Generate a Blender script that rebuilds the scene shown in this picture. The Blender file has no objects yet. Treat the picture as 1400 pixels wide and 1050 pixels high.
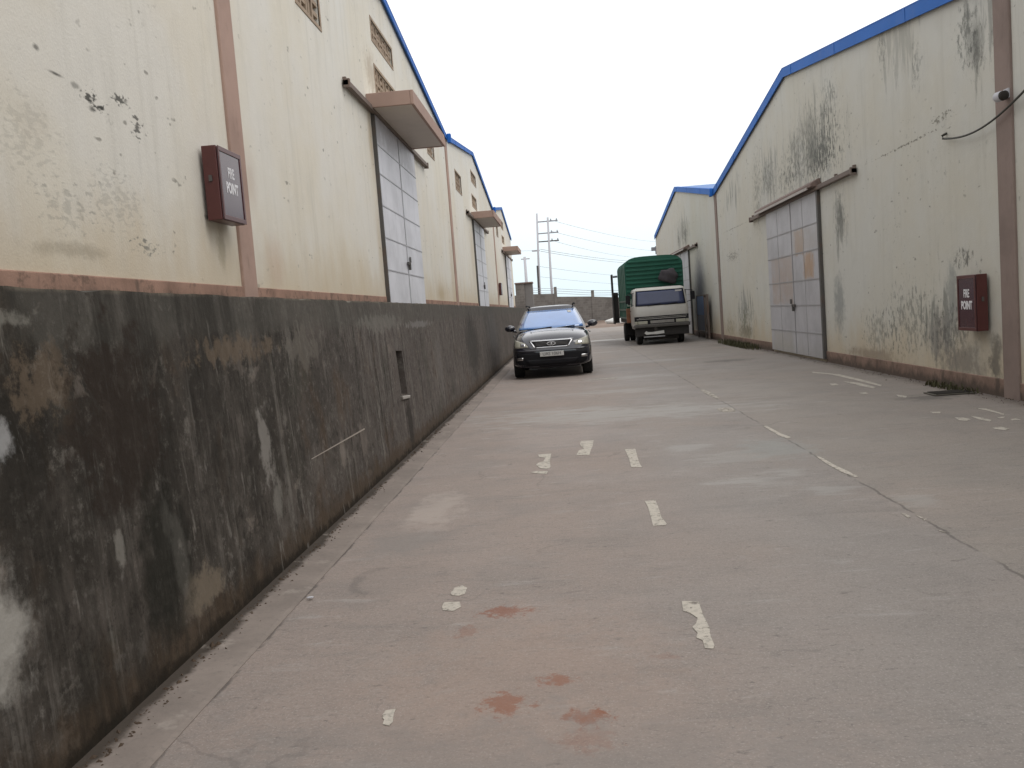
import bpy, bmesh, math, random
from mathutils import Vector, Matrix
from mathutils.bvhtree import BVHTree
R = math.radians
rnd = random.Random(7)
sc = bpy.context.scene
col = sc.collection

# ------------------------------------------------------------------ helpers
def tag(o, label=None, cat=None, group=None, kind=None):
    if label: o['label'] = label
    if cat: o['category'] = cat
    if group: o['group'] = group
    if kind: o['kind'] = kind
    return o

def empty(name, loc=(0, 0, 0), rz=0):
    o = bpy.data.objects.new(name, None)
    o.location = loc; o.rotation_euler = (0, 0, rz); o.empty_display_size = .2
    col.objects.link(o)
    return o

def link_mesh(name, me, mat, parent=None):
    o = bpy.data.objects.new(name, me)
    col.objects.link(o)
    if mat is not None:
        me.materials.clear(); me.materials.append(mat)
    if parent is not None: o.parent = parent
    return o

class MB:
    def __init__(s): s.bm = bmesh.new()
    def quad(s, *pts):
        vs = [s.bm.verts.new(p) for p in pts]
        s.bm.faces.new(vs); return s
    def box(s, x0, x1, y0, y1, z0, z1):
        if x0 > x1: x0, x1 = x1, x0
        if y0 > y1: y0, y1 = y1, y0
        if z0 > z1: z0, z1 = z1, z0
        v = [s.bm.verts.new((x, y, z)) for z in (z0, z1) for y in (y0, y1) for x in (x0, x1)]
        for f in ((0, 2, 3, 1), (4, 5, 7, 6), (0, 1, 5, 4), (2, 6, 7, 3), (0, 4, 6, 2), (1, 3, 7, 5)):
            s.bm.faces.new([v[i] for i in f])
        return s
    def prism(s, poly, ax, a0, a1):
        """poly: list of (u,v); ax 0: (y,z) extruded in x; 1: (x,z) in y; 2: (x,y) in z"""
        def P(u, v, a): return (a, u, v) if ax == 0 else (u, a, v) if ax == 1 else (u, v, a)
        A = [s.bm.verts.new(P(u, v, a0)) for u, v in poly]
        B = [s.bm.verts.new(P(u, v, a1)) for u, v in poly]
        n = len(poly)
        s.bm.faces.new(A); s.bm.faces.new(B[::-1])
        for i in range(n): s.bm.faces.new([A[i], B[i], B[(i+1) % n], A[(i+1) % n]])
        return s
    def tube(s, pts, r, n=8, r1=None, cap=True):
        pts = [Vector(p) for p in pts]; rings = []
        for i, p in enumerate(pts):
            d = (pts[min(i+1, len(pts)-1)] - pts[max(i-1, 0)]).normalized()
            up = Vector((0, 0, 1)) if abs(d.z) < .9 else Vector((1, 0, 0))
            a = d.cross(up).normalized(); b = d.cross(a)
            rr = r if r1 is None else r + (r1-r)*i/(len(pts)-1)
            rings.append([s.bm.verts.new(p + (a*math.cos(2*math.pi*k/n) + b*math.sin(2*math.pi*k/n))*rr) for k in range(n)])
        for i in range(len(rings)-1):
            for k in range(n):
                s.bm.faces.new([rings[i][k], rings[i][(k+1) % n], rings[i+1][(k+1) % n], rings[i+1][k]])
        if cap:
            s.bm.faces.new(rings[0][::-1]); s.bm.faces.new(rings[-1])
        return s
    def lathe(s, prof, axis='x', n=28, c=(0, 0, 0)):
        """prof: closed loop list of (a, r) revolved about the axis through c"""
        rings = []
        for a, r in prof:
            ring = []
            for k in range(n):
                t = 2*math.pi*k/n; u, v = r*math.cos(t), r*math.sin(t)
                p = (a, u, v) if axis == 'x' else (u, a, v) if axis == 'y' else (u, v, a)
                ring.append(s.bm.verts.new((p[0]+c[0], p[1]+c[1], p[2]+c[2])))
            rings.append(ring)
        m = len(rings)
        for i in range(m-1):
            for k in range(n):
                s.bm.faces.new([rings[i][k], rings[i][(k+1) % n], rings[i+1][(k+1) % n], rings[i+1][k]])
        s.bm.faces.new(rings[0]); s.bm.faces.new(rings[-1][::-1])
        return s
    def grid(s, fn, nu, nv):
        V = [[s.bm.verts.new(fn(i/nu, j/nv)) for j in range(nv+1)] for i in range(nu+1)]
        for i in range(nu):
            for j in range(nv):
                s.bm.faces.new([V[i][j], V[i+1][j], V[i+1][j+1], V[i][j+1]])
        return s
    def build(s, name, mat, parent=None, bevel=0, smooth=False, solid=0, subsurf=0, seg=2):
        bmesh.ops.recalc_face_normals(s.bm, faces=s.bm.faces)
        me = bpy.data.meshes.new(name); s.bm.to_mesh(me); s.bm.free()
        if smooth:
            for p in me.polygons: p.use_smooth = True
        o = link_mesh(name, me, mat, parent)
        if solid:
            m = o.modifiers.new('solid', 'SOLIDIFY'); m.thickness = solid; m.offset = 0
        if bevel:
            m = o.modifiers.new('bevel', 'BEVEL'); m.width = bevel; m.segments = seg; m.limit_method = 'ANGLE'; m.angle_limit = R(40)
        if subsurf:
            m = o.modifiers.new('sub', 'SUBSURF'); m.levels = subsurf; m.render_levels = subsurf
        return o

def bake(o):
    """the evaluated mesh of o (with its modifiers) as a plain mesh"""
    dg = bpy.context.evaluated_depsgraph_get(); dg.update()
    return bpy.data.meshes.new_from_object(o.evaluated_get(dg))

def text_mesh(name, body, size, mat, parent, M, depth=.001, xscale=1.0, bold=0):
    cu = bpy.data.curves.new('lettering_curve', 'FONT'); cu.body = body; cu.size = size
    cu.align_x = 'CENTER'; cu.align_y = 'CENTER'; cu.extrude = depth; cu.offset = bold
    t = bpy.data.objects.new('lettering_source', cu); col.objects.link(t)
    me = bake(t); bpy.data.objects.remove(t); bpy.data.curves.remove(cu)
    me.transform(M @ Matrix.Diagonal((xscale, 1, 1, 1)))
    return link_mesh(name, me, mat, parent)

# ------------------------------------------------------------------ node materials
class NT:
    def __init__(s, name, rough=.8, spec=.3):
        s.m = bpy.data.materials.new(name); s.m.use_nodes = True
        s.t = s.m.node_tree; s.L = s.t.links; s.b = s.t.nodes['Principled BSDF']
        s.b.inputs['Roughness'].default_value = rough
        s.b.inputs['Specular IOR Level'].default_value = spec
        s.g = None
    def n(s, k): return s.t.nodes.new(k)
    def put(s, sock, v):
        if hasattr(v, 'is_output') or isinstance(v, bpy.types.NodeSocket): s.L.new(v, sock)
        else: sock.default_value = v
    def pos(s):
        if s.g is None: s.g = s.n('ShaderNodeNewGeometry')
        return s.g.outputs['Position']
    def obj(s): return s.n('ShaderNodeTexCoord').outputs['Object']
    def xyz(s, v):
        x = s.n('ShaderNodeSeparateXYZ'); s.L.new(v, x.inputs[0]); return x.outputs
    def scale(s, v, sx, sy, sz):
        m = s.n('ShaderNodeVectorMath'); m.operation = 'MULTIPLY'; s.L.new(v, m.inputs[0]); m.inputs[1].default_value = (sx, sy, sz); return m.outputs[0]
    def noise(s, v, scale, detail=4, rough=.55, dist=0):
        n = s.n('ShaderNodeTexNoise'); s.L.new(v, n.inputs['Vector'])
        n.inputs['Scale'].default_value = scale; n.inputs['Detail'].default_value = detail
        n.inputs['Roughness'].default_value = rough; n.inputs['Distortion'].default_value = dist
        return n.outputs['Fac']
    def math(s, op, a, b=0.0, c=None):
        m = s.n('ShaderNodeMath'); m.operation = op; s.put(m.inputs[0], a); s.put(m.inputs[1], b)
        if c is not None: s.put(m.inputs[2], c)
        return m.outputs[0]
    def rng(s, v, a, b, lo=0.0, hi=1.0):
        m = s.n('ShaderNodeMapRange'); m.interpolation_type = 'SMOOTHSTEP'
        s.put(m.inputs[0], v)
        if a > b: a, b, lo, hi = b, a, hi, lo
        for i, x in ((1, a), (2, b), (3, lo), (4, hi)): m.inputs[i].default_value = x
        return m.outputs[0]
    def mix(s, f, a, b):
        m = s.n('ShaderNodeMix'); m.data_type = 'RGBA'
        def c(v): return (*v, 1) if isinstance(v, tuple) and len(v) == 3 else v
        s.put(m.inputs[0], f); s.put(m.inputs[6], c(a)); s.put(m.inputs[7], c(b)); return m.outputs[2]
    def bump(s, h, strength=.3, dist=.01):
        b = s.n('ShaderNodeBump'); b.inputs['Strength'].default_value = strength; b.inputs['Distance'].default_value = dist
        s.L.new(h, b.inputs['Height']); s.L.new(b.outputs[0], s.b.inputs['Normal'])
    def color(s, c): s.put(s.b.inputs['Base Color'], (*c, 1) if isinstance(c, tuple) else c); return s.m
    def specks(s, base, U, V, nz, cu, cv, ru, rv, c, k):
        a = s.math('DIVIDE', s.math('SUBTRACT', U, cu), ru); b = s.math('DIVIDE', s.math('SUBTRACT', V, cv), rv)
        d = s.math('SQRT', s.math('ADD', s.math('MULTIPLY', a, a), s.math('MULTIPLY', b, b)))
        fall = s.rng(d, 1.35, .1)
        m = s.math('MULTIPLY', s.rng(s.math('ADD', nz, s.math('MULTIPLY', fall, .20)), .62, .76), s.rng(d, 1.4, .9))
        return s.mix(s.math('MULTIPLY', m, k), base, c)
    def stain(s, base, U, V, nz, cu, cv, ru, rv, c, k, rag=1.3, soft=.6):
        a = s.math('DIVIDE', s.math('SUBTRACT', U, cu), ru); b = s.math('DIVIDE', s.math('SUBTRACT', V, cv), rv)
        d = s.math('SQRT', s.math('ADD', s.math('MULTIPLY', a, a), s.math('MULTIPLY', b, b)))
        d = s.math('ADD', d, s.math('MULTIPLY', s.math('SUBTRACT', nz, .5), rag*2))
        return s.mix(s.math('MULTIPLY', s.rng(d, 1.0, 1.0-soft), k), base, c)

def simple(name, c, rough=.6, metal=0, var=.12, scale=6, spec=.4, coat=0, dirt=None, bump=0):
    t = NT(name, rough, spec); v = t.obj()
    nz = t.noise(v, scale, 5, .6)
    lo = tuple(x*(1-var) for x in c); hi = tuple(min(1, x*(1+var)) for x in c)
    cc = t.mix(nz, lo, hi)
    if dirt:
        n2 = t.noise(v, scale*.45, 6, .7)
        cc = t.mix(t.rng(n2, .5, .75, 0, dirt[1]), cc, dirt[0])
    t.b.inputs['Metallic'].default_value = metal
    t.b.inputs['Coat Weight'].default_value = coat; t.b.inputs['Coat Roughness'].default_value = .05
    if bump: t.bump(t.noise(v, scale*5, 3), bump, .01)
    return t.color(cc)

GREY = (.16, .165, .15); BLK = (.055, .055, .05)
def cream(name, c1, c2, streak, zb, stains, mould):
    t = NT(name, .9, .15); p = t.pos(); X, Y, Z = t.xyz(p)
    big = t.noise(p, .45, 4, .6); cc = t.mix(t.rng(big, .35, .65), c1, c2)
    cc = t.mix(t.rng(t.noise(p, 2.2, 5, .65), .45, .8, 0, .25), cc, tuple(x*.82 for x in c1))
    cc = t.mix(t.rng(t.noise(p, 5, 5, .65), .5, .75, 0, .25), cc, tuple(min(.85, x*1.12) for x in c1))
    # run-off streaks down the plaster
    st = t.noise(t.scale(p, 1, 3.0, .22), 1.6, 5, .6)
    cc = t.mix(t.rng(st, .50, .78, 0, streak), cc, (.33, .315, .26))
    st2 = t.noise(t.scale(p, 1, 7.0, .5), 1.3, 5, .65)
    cc = t.mix(t.math('MULTIPLY', t.rng(st2, .56, .76, 0, streak), t.rng(t.noise(p, .6, 3), .42, .62)), cc, (.28, .275, .24))
    # splash soil low down, ragged
    lowr = t.math('ADD', Z, t.math('MULTIPLY', t.math('SUBTRACT', t.noise(t.scale(p, 1, 1, .5), 1.6, 5, .65), .5), 1.6))
    cc = t.mix(t.rng(lowr, zb+1.2, zb+.1, 0, .50), cc, (.50, .385, .235))
    # speckled mould
    sp = t.noise(p, 11, 6, .7); area = t.noise(p, .8, 3, .5)
    mk = t.math('MULTIPLY', t.rng(sp, .58, .72), t.rng(area, .50, .68))
    cc = t.mix(t.math('MULTIPLY', mk, mould), cc, (.15, .15, .13))
    dots = t.noise(t.scale(p, 1, .7, 1.3), 7, 2, .5); cc = t.mix(t.math('MULTIPLY', t.math('MULTIPLY', t.rng(dots, .68, .75), t.rng(area, .40, .55)), .6), cc, (.12, .115, .095))
    fine = t.noise(p, 5.5, 6, .75); fine2 = t.noise(t.scale(p, 1, 1.3, .85), 9, 6, .72); marks = t.noise(t.scale(p, 1, .7, 1.6), 17, 3, .55, .3)
    runs = t.noise(t.scale(p, 1, 2.6, .45), 2.2, 7, .66, .3)
    for (cy, cz, ry, rz, colr, k, f) in stains:
        if f == 4: cc = t.specks(cc, Y, Z, runs, cy, cz, ry, rz, colr, k)
        elif f == 1: cc = t.specks(cc, Y, Z, fine2, cy, cz, ry, rz, colr, k)
        elif f == 3: cc = t.specks(cc, Y, Z, marks, cy, cz, ry, rz, colr, k)
        else: cc = t.stain(cc, Y, Z, fine, cy, cz, ry, rz, colr, k, .35 if f == 2 else 1.0, .95 if f == 2 else .8)
    t.bump(t.math('ADD', t.noise(p, 45, 4, .6), t.math('MULTIPLY', t.noise(p, 5, 4, .6), 1.5)), .28, .01)
    return t.color(cc)
M = {}
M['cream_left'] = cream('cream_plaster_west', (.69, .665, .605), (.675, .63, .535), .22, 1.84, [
    (6.5, 3.44, .16, .09, BLK, .9, 3), (6.62, 3.38, .16, .06, BLK, .9, 3), (6.95, 3.52, .2, .06, BLK, .85, 3), (7.2, 3.36, .14, .13, BLK, .8, 3),
    (6.05, 3.49, .13, .018, BLK, .85, 2), (5.84, 3.61, .05, .03, BLK, .7, 0), (6.3, 3.47, .08, .03, BLK, .5, 0), (6.5, 3.35, .07, .03, BLK, .8, 0), (6.62, 3.385, .07, .02, BLK, .8, 0),
    (5.6, 3.0, .5, .35, GREY, .18, 3), (6.7, 2.7, .6, .3, GREY, .22, 3), (6.0, 2.55, .4, .2, GREY, .25, 3), (5.7, 3.1, .3, .2, (.42, .36, .28), .15, 0), (6.0, 2.27, .7, .08, (.25, .21, .15), .4, 0), (7.1, 2.36, .3, .08, GREY, .7, 3),
    (8.75, 2.45, .14, .3, (.3, .26, .18), .5, 0), (10.4, 2.4, .5, .5, (.5, .34, .25), .35, 2), (9.8, 3.3, .3, .5, (.5, .4, .33), .4, 2),
    (17.2, 6.4, .7, .55, (.33, .25, .17), .5, 0), (16.6, 5.0, .3, .9, (.45, .34, .2), .55, 2), (16.6, 3.0, .3, 1.2, (.45, .34, .2), .4, 2), (24.5, 2.3, 1.2, .4, (.4, .3, .16), .5, 2),
    (27.4, 3.0, .6, 2.5, (.48, .38, .24), .4, 2), (34, 4, 1, 2, (.48, .38, .24), .3, 2)], .45)
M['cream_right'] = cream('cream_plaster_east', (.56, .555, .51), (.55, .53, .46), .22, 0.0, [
    (20.4, 4.8, 3.0, 1.3, GREY, .5, 4), (24.4, 4.8, 1.4, 1.2, GREY, .45, 4), (12.35, 4.9, .7, .9, GREY, .5, 4), (15.2, 5.5, 1.0, .9, GREY, .35, 4), (18.6, 2.9, .6, 1.0, GREY, .6, 4), (13.8, 1.0, 1.3, 1.0, GREY, .7, 4), (28.6, 1.2, 1.8, 1.0, GREY, .6, 4), (29.5, 5.0, 2, .8, GREY, .5, 4), (42, 4.8, 3, 1.0, GREY, .7, 4), (20.6, 4.75, 2.9, 1.1, GREY, .55, 1), (19.6, 4.5, 1.8, .9, GREY, .75, 1), (22.5, 4.5, 1.6, .6, GREY, .7, 1), (15.2, 3.86, 1.9, .03, (.15, .14, .11), .8, 3), (13.6, 4.0, .5, .08, (.15, .14, .11), .7, 3), (29.5, 3.85, 2.4, .03, (.2, .19, .16), .8, 3), (19.6, 4.4, 1.3, .55, BLK, .35, 1), (20.2, 4.6, .9, .6, GREY, .4, 2), (19.0, 5.4, .8, .8, GREY, .6, 1), (24.6, 4.7, 1.2, .75, GREY, .6, 1), (26, 4.6, .8, 1.6, GREY, .5, 1),
    (12.75, 4.95, .45, .6, GREY, .75, 1), (12.55, 4.75, .35, .45, GREY, .5, 2), (12.45, 4.6, .35, .45, BLK, .4, 1), (14.5, 4.95, .3, .5, GREY, .5, 1), (15.9, 5.75, .3, .7, GREY, .5, 1), (11.9, 4.6, .3, .6, GREY, .5, 1),
    (18.6, 3.05, .6, .75, GREY, .6, 1), (18.5, 3.0, .3, .5, GREY, .35, 2), (18.9, 1.25, .5, .8, (.26, .27, .26), .75, 0), (13.45, 1.3, .35, .75, (.27, .28, .265), .75, 0), (13.9, .75, .8, .5, (.26, .25, .23), .65, 0), (13.6, .8, 1.0, .6, BLK, .5, 1),
    (13.2, .42, 1.1, .35, (.22, .2, .175), .75, 0), (12.2, .5, .25, .5, (.10, .095, .085), .7, 0), (13.0, 1.9, .5, .18, BLK, .7, 1), (15.2, 1.0, 1.5, .8, GREY, .6, 1), (16.6, .75, 1.2, .6, GREY, .5, 1),
    (17.0, .3, 2.0, .2, (.22, .17, .13), .6, 0), (30.2, 2.95, 1.3, .2, (.2, .19, .17), .8, 3), (28.6, .8, 1.6, .8, (.17, .17, .12), .75, 1), (28.6, .45, 1.6, .35, (.2, .18, .13), .6, 0), (31.2, .5, 1.3, .5, (.17, .17, .12), .5, 1),
    (37.6, 2.1, 1.9, 2.2, (.17, .17, .185), .95, 2), (38.6, 1.0, 2.0, 1.6, (.08, .08, .09), .9, 2), (41.2, 4.6, 1.1, .8, GREY, .8, 1), (41.0, 4.5, .5, .5, GREY, .5, 2), (43.5, 4.5, 1.0, .7, GREY, .6, 1)], .6)  # leading patches: wall beside the truck darker, blue-grey to near-black
M['blank_wall'] = simple('blank_plaster', (.5, .47, .4), .9, var=.1, scale=1)

def mk_dock():
    t = NT('mouldy_concrete', .92, .15); p = t.pos(); X, Y, Z = t.xyz(p)
    a = t.noise(p, 1.1, 6, .65); cc = t.mix(t.rng(a, .35, .68), (.042, .037, .031), (.116, .101, .088))
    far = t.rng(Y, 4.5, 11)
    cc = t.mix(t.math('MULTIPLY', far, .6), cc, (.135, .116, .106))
    st = t.noise(t.scale(p, 1, 4.5, .35), 1.5, 6, .65)
    cc = t.mix(t.rng(st, .53, .68, 0, .75), cc, (.026, .023, .019))
    st2 = t.noise(t.scale(p, 1, 8, .5), 1.1, 6, .68, .4)
    cc = t.mix(t.rng(st2, .54, .70, 0, .70), cc, (.20, .185, .165))
    bl = t.noise(p, 6.5, 7, .72)
    cc = t.mix(t.rng(bl, .54, .68, 0, .60), cc, (.19, .175, .155))
    cc = t.mix(t.rng(bl, .46, .30, 0, .65), cc, (.018, .016, .014))
    br = t.noise(t.scale(p, 1, 1, .6), 2.4, 5, .65, .3)
    cc = t.mix(t.rng(br, .54, .72, 0, .55), cc, (.088, .058, .037))
    gr = t.noise(t.scale(p, 1, .8, .6), 1.9, 4, .6)
    cc = t.mix(t.rng(gr, .56, .74, 0, .45), cc, (.048, .054, .038))
    # rim cast in a lighter pour, with ragged lower edge
    mo = t.noise(p, 16, 6, .75); cc = t.mix(t.rng(mo, .54, .70, 0, .60), cc, (.20, .185, .165)); cc = t.mix(t.rng(mo, .47, .33, 0, .6), cc, (.020, .018, .015))
    pt_ = t.noise(p, 3.2, 6, .72, .6); cc = t.mix(t.rng(pt_, .60, .66, 0, .5), cc, (.20, .17, .145))
    rim = t.math('ADD', Z, t.math('MULTIPLY', t.math('SUBTRACT', t.noise(p, 3, 4, .6), .5), .25))
    cc = t.mix(t.rng(rim, 1.55, 1.64, 0, .55), cc, (.095, .090, .078))
    cc = t.mix(t.math('MULTIPLY', t.rng(Z, 1.815, 1.835, 0, .6), t.rng(t.noise(p, 3.5, 6, .75), .42, .6)), cc, (.22, .19, .15))
    low = t.math('ADD', Z, t.math('MULTIPLY', t.math('SUBTRACT', t.noise(p, 5, 5, .7), .5), .45))
    cc = t.mix(t.rng(low, .30, .12, 0, .75), cc, (.075, .052, .034))
    low2 = t.math('ADD', Z, t.math('MULTIPLY', t.math('SUBTRACT', t.noise(p, 9, 4, .7), .5), .22))
    cc = t.mix(t.rng(low2, .13, .05, 0, .9), cc, (.022, .017, .012))
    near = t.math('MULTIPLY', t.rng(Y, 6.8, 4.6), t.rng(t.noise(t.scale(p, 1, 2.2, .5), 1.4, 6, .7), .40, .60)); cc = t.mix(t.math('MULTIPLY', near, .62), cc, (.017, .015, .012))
    ps = t.noise(t.scale(p, 1, 3.5, .7), 2.2, 7, .72, .5); cc = t.mix(t.rng(ps, .60, .68, 0, .6), cc, (.21, .195, .175))
    f = t.noise(p, 7, 6, .7)
    PALE = (.30, .285, .255); TAN = (.165, .125, .088)
    for s_ in [(2.62, .66, .40, .32, (.36, .345, .315), .92, .6), (2.93, 1.29, .10, .09, (.36, .36, .36), .8, 1), (3.25, 1.47, .24, .19, TAN, .55, 1.8), (3.0, 1.72, .3, .05, (.25, .24, .21), .6, 1.3),
               (4.13, .52, .09, .30, (.24, .225, .20), .85, 1.0), (4.05, .72, .06, .12, PALE, .4, 1.5), (4.3, .30, .35, .14, (.2, .165, .125), .7, 1.4), (3.6, .72, .05, .16, PALE, .5, 1.2),
               (5.5, .88, .12, .32, (.25, .235, .215), .75, 1.3), (5.6, .5, .12, .15, (.2, .19, .17), .6, 1.2), (5.3, 1.51, .8, .09, TAN, .55, 2.2), (7.3, .52, .10, .20, (.22, .19, .165), .6, 1.0),
               (8.1, .5, .15, .25, (.2, .17, .15), .5, 1.3), (6.6, 1.45, .5, .2, (.15, .135, .115), .6, 2), (3.75, 1.25, .5, .5, (.03, .022, .017), .8, 1.5), (4.0, .55, .3, .5, (.017, .017, .013), .75, 1.0),
               (10.5, .38, .22, .40, (.035, .03, .026), .8, .8), (9.6, 1.6, 1.4, .12, (.20, .19, .17), .5, 1.7), (12, 1.55, 1.2, .06, (.22, .21, .2), .6, 1.7), (13.5, .9, .3, .7, (.17, .155, .145), .5, 1.2), (18.5, 1.0, 1.6, .8, (.045, .043, .038), .7, 1.0), (24, 1.1, 2.2, .7, (.13, .125, .12), .5, 1)]:
        cc = t.stain(cc, Y, Z, f, *s_[:4], s_[4], s_[5], s_[6], .55)
    t.bump(t.math('ADD', t.noise(p, 16, 6, .7), t.math('MULTIPLY', t.noise(p, 3, 3, .6), 1.5)), .5, .012)
    return t.color(cc)
M['dock'] = mk_dock()

def mk_road():
    t = NT('dusty_concrete', .82, .3); p = t.pos(); X, Y, Z = t.xyz(p)
    RED = (.282, .231, .202); GRY = (.256, .229, .209)
    # a dusty reddish driving lane to the left, greyer slab right of the joint
    lane = t.math('ADD', X, t.math('MULTIPLY', t.math('SUBTRACT', t.noise(p, .6, 4, .6), .5), 2.2))
    cc = t.mix(t.rng(lane, -.2, 1.6), RED, GRY)
    cc = t.mix(t.rng(X, 2.325, 2.335, 0, .55), cc, (.265, .232, .200))
    a = t.noise(p, 1.3, 6, .65); cc = t.mix(t.rng(a, .40, .70, 0, .45), cc, (.195, .178, .165))
    b = t.noise(p, .5, 5, .6, .5); cc = t.mix(t.rng(b, .50, .72, 0, .50), cc, (.325, .272, .238))
    sw = t.noise(t.scale(p, .45, 1.6, 1), 2.6, 6, .68, .6)
    cc = t.mix(t.rng(sw, .52, .70, 0, .40), cc, (.175, .160, .148))
    sw2 = t.noise(t.scale(p, .4, 1.5, 1), 4.1, 6, .7, .4)
    cc = t.mix(t.rng(sw2, .57, .72, 0, .45), cc, (.365, .345, .325))
    mt = t.noise(t.scale(p, .8, 1.7, 1), 13, 6, .75); cc = t.mix(t.rng(mt, .52, .72, 0, .42), cc, (.150, .136, .126)); cc = t.mix(t.rng(mt, .46, .30, 0, .35), cc, (.33, .30, .275))
    md = t.noise(t.scale(p, .6, 1.5, 1), 4.5, 6, .75, .8); cc = t.mix(t.rng(md, .60, .70, 0, .40), cc, (.135, .122, .113))
    g = t.noise(p, 42, 4, .7); cc = t.mix(t.rng(g, .50, .64, 0, .30), cc, (.135, .120, .110)); cc = t.mix(t.rng(g, .42, .32, 0, .24), cc, (.36, .33, .30))
    g2 = t.noise(p, 95, 2, .6); cc = t.mix(t.rng(g2, .56, .66, 0, .5), cc, (.40, .37, .34))
    sp = t.noise(t.scale(p, .7, 1.5, 1), 7, 5, .75); cc = t.mix(t.rng(sp, .62, .70, 0, .6), cc, (.105, .093, .085))
    oil = t.noise(p, 3.3, 3, .5); cc = t.mix(t.math('MULTIPLY', t.rng(oil, .70, .76), .45), cc, (.11, .10, .093))
    pits = t.noise(t.scale(p, .7, 1.4, 1), 21, 4, .7); cc = t.mix(t.rng(pits, .63, .70, 0, .65), cc, (.10, .09, .083)); cc = t.mix(t.rng(pits, .36, .28, 0, .5), cc, (.40, .37, .34))
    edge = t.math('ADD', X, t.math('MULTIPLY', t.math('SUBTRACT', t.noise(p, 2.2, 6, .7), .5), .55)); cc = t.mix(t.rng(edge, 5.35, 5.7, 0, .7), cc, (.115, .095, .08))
    f = t.noise(p, 5, 6, .72); f2 = t.noise(t.scale(p, .5, 1.5, 1), 3, 6, .72)
    soil_noise = t.noise(p, 16, 7, .75)
    SOIL = (.215, .078, .042); PALE = (.345, .335, .315)
    for s_ in [(-.36, 3.49, .105, .13, SOIL, .85, 0), (-.02, 3.34, .10, .085, SOIL, .95, 0), (-.14, 3.70, .085, .07, SOIL, .8, 0), (-.43, 4.62, .16, .10, SOIL, .7, 0), (-.62, 4.35, .07, .10, SOIL, .35, 0), (.35, 3.9, .06, .05, SOIL, .2, 0), (-.03, 3.15, .12, .12, SOIL, .3, 0),
               (-.3, 3.6, .9, 1.3, (.33, .235, .185), .28, 0),
               (.7, 13.0, 2.6, 1.1, PALE, .60, 1), (-.4, 13.8, 1.6, .6, PALE, .45, 1), (1.6, 8.8, .5, .5, PALE, .40, 1), (1.5, 7.6, .35, .28, PALE, .5, 1), (1.9, 7.9, .3, .2, PALE, .45, 1), (2.1, 9.2, .5, .8, (.27, .28, .265), .5, 0), (1.3, 9.6, .3, .3, PALE, .45, 1), (2.0, 7.1, .25, .25, PALE, .45, 1), (2.5, 6.6, .2, .3, PALE, .4, 1),
               (-1.2, 7.2, .3, 1.0, (.40, .345, .305), .6, 0), (1.0, 16.5, 1.5, .5, PALE, .5, 1), (1.3, 19.5, 1.3, .6, PALE, .5, 1), (2.8, 24.5, 1.8, .6, PALE, .35, 1), (1.7, 42, 2.2, 1.1, (.55, .54, .52), .8, 1), (1.0, 31, 1.8, .6, PALE, .4, 1),
               (4.95, 12.5, .55, .45, (.125, .115, .105), .75, 0), (4.0, 22.5, .9, .55, (.13, .12, .11), .7, 0), (5.3, 30.2, .8, 1.2, (.17, .15, .13), .6, 0),
               (-.4, 2.6, 2.5, 1.0, (.215, .198, .185), .5, 0), (3.6, 35.5, 1.6, 2.0, (.15, .135, .125), .6, 0), (-1.3, 6.2, .35, .5, (.22, .20, .185), .6, 0)]:
        cc = t.stain(cc, X, Y, soil_noise, *s_[:4], s_[4], s_[5], 2.2, .55) if s_[4] is SOIL else t.stain(cc, X, Y, f2 if s_[6] else f, *s_[:4], s_[4], s_[5], 2.0 if s_[6] else 1.3, .75)
    # a worn ring mark
    dx = t.math('DIVIDE', t.math('SUBTRACT', X, -1.15), .30); dy = t.math('DIVIDE', t.math('SUBTRACT', Y, 5.32), .36)
    d = t.math('SQRT', t.math('ADD', t.math('MULTIPLY', dx, dx), t.math('MULTIPLY', dy, dy)))
    d = t.math('ADD', d, t.math('MULTIPLY', t.math('SUBTRACT', f, .5), .5))
    ring = t.math('MULTIPLY', t.rng(d, .65, .92), t.rng(d, 1.12, .98))
    ring = t.math('MULTIPLY', ring, t.rng(t.noise(p, 2.5, 4, .7), .42, .62)); cc = t.mix(t.math('MULTIPLY', ring, .40), cc, (.11, .10, .092))
    cc = t.mix(t.math('MULTIPLY', t.rng(d, 1.0, .6), .15), cc, (.17, .158, .148))
    # lengthwise joint and the line between apron and slab
    wob = t.math('MULTIPLY', t.math('SUBTRACT', t.noise(p, 2.5, 5, .7), .5), .10)
    def seam(x0, w, k, cc, br):
        dd = t.math('ABSOLUTE', t.math('SUBTRACT', t.math('ADD', X, wob), x0))
        brk = t.rng(t.noise(p, 2.2, 4, .7), br, br+.15)
        return t.mix(t.math('MULTIPLY', t.math('MULTIPLY', t.rng(dd, w, w*.3), brk), k), cc, (.075, .066, .06))
    cc = seam(2.33, .016, .6, cc, .38)
    cc = seam(-1.68, .024, .75, cc, .40)
    # hairline cracks across
    v = t.n('ShaderNodeTexVoronoi'); v.feature = 'DISTANCE_TO_EDGE'; v.inputs['Scale'].default_value = .33
    wv = t.n('ShaderNodeVectorMath'); wv.operation = 'ADD'; t.L.new(p, wv.inputs[0])
    nn = t.n('ShaderNodeTexNoise'); nn.inputs['Scale'].default_value = 1.4; nn.inputs['Detail'].default_value = 5; t.L.new(p, nn.inputs['Vector'])
    t.L.new(nn.outputs['Color'], wv.inputs[1]); t.L.new(wv.outputs[0], v.inputs['Vector'])
    cr = t.math('MULTIPLY', t.rng(v.outputs['Distance'], .006, .002), t.rng(t.noise(p, .8, 3, .5), .5, .62))
    cc = t.mix(t.math('MULTIPLY', cr, .22), cc, (.08, .07, .065))
    t.L.new(t.rng(b, .3, .7, .62, .88), t.b.inputs['Roughness'])
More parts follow.
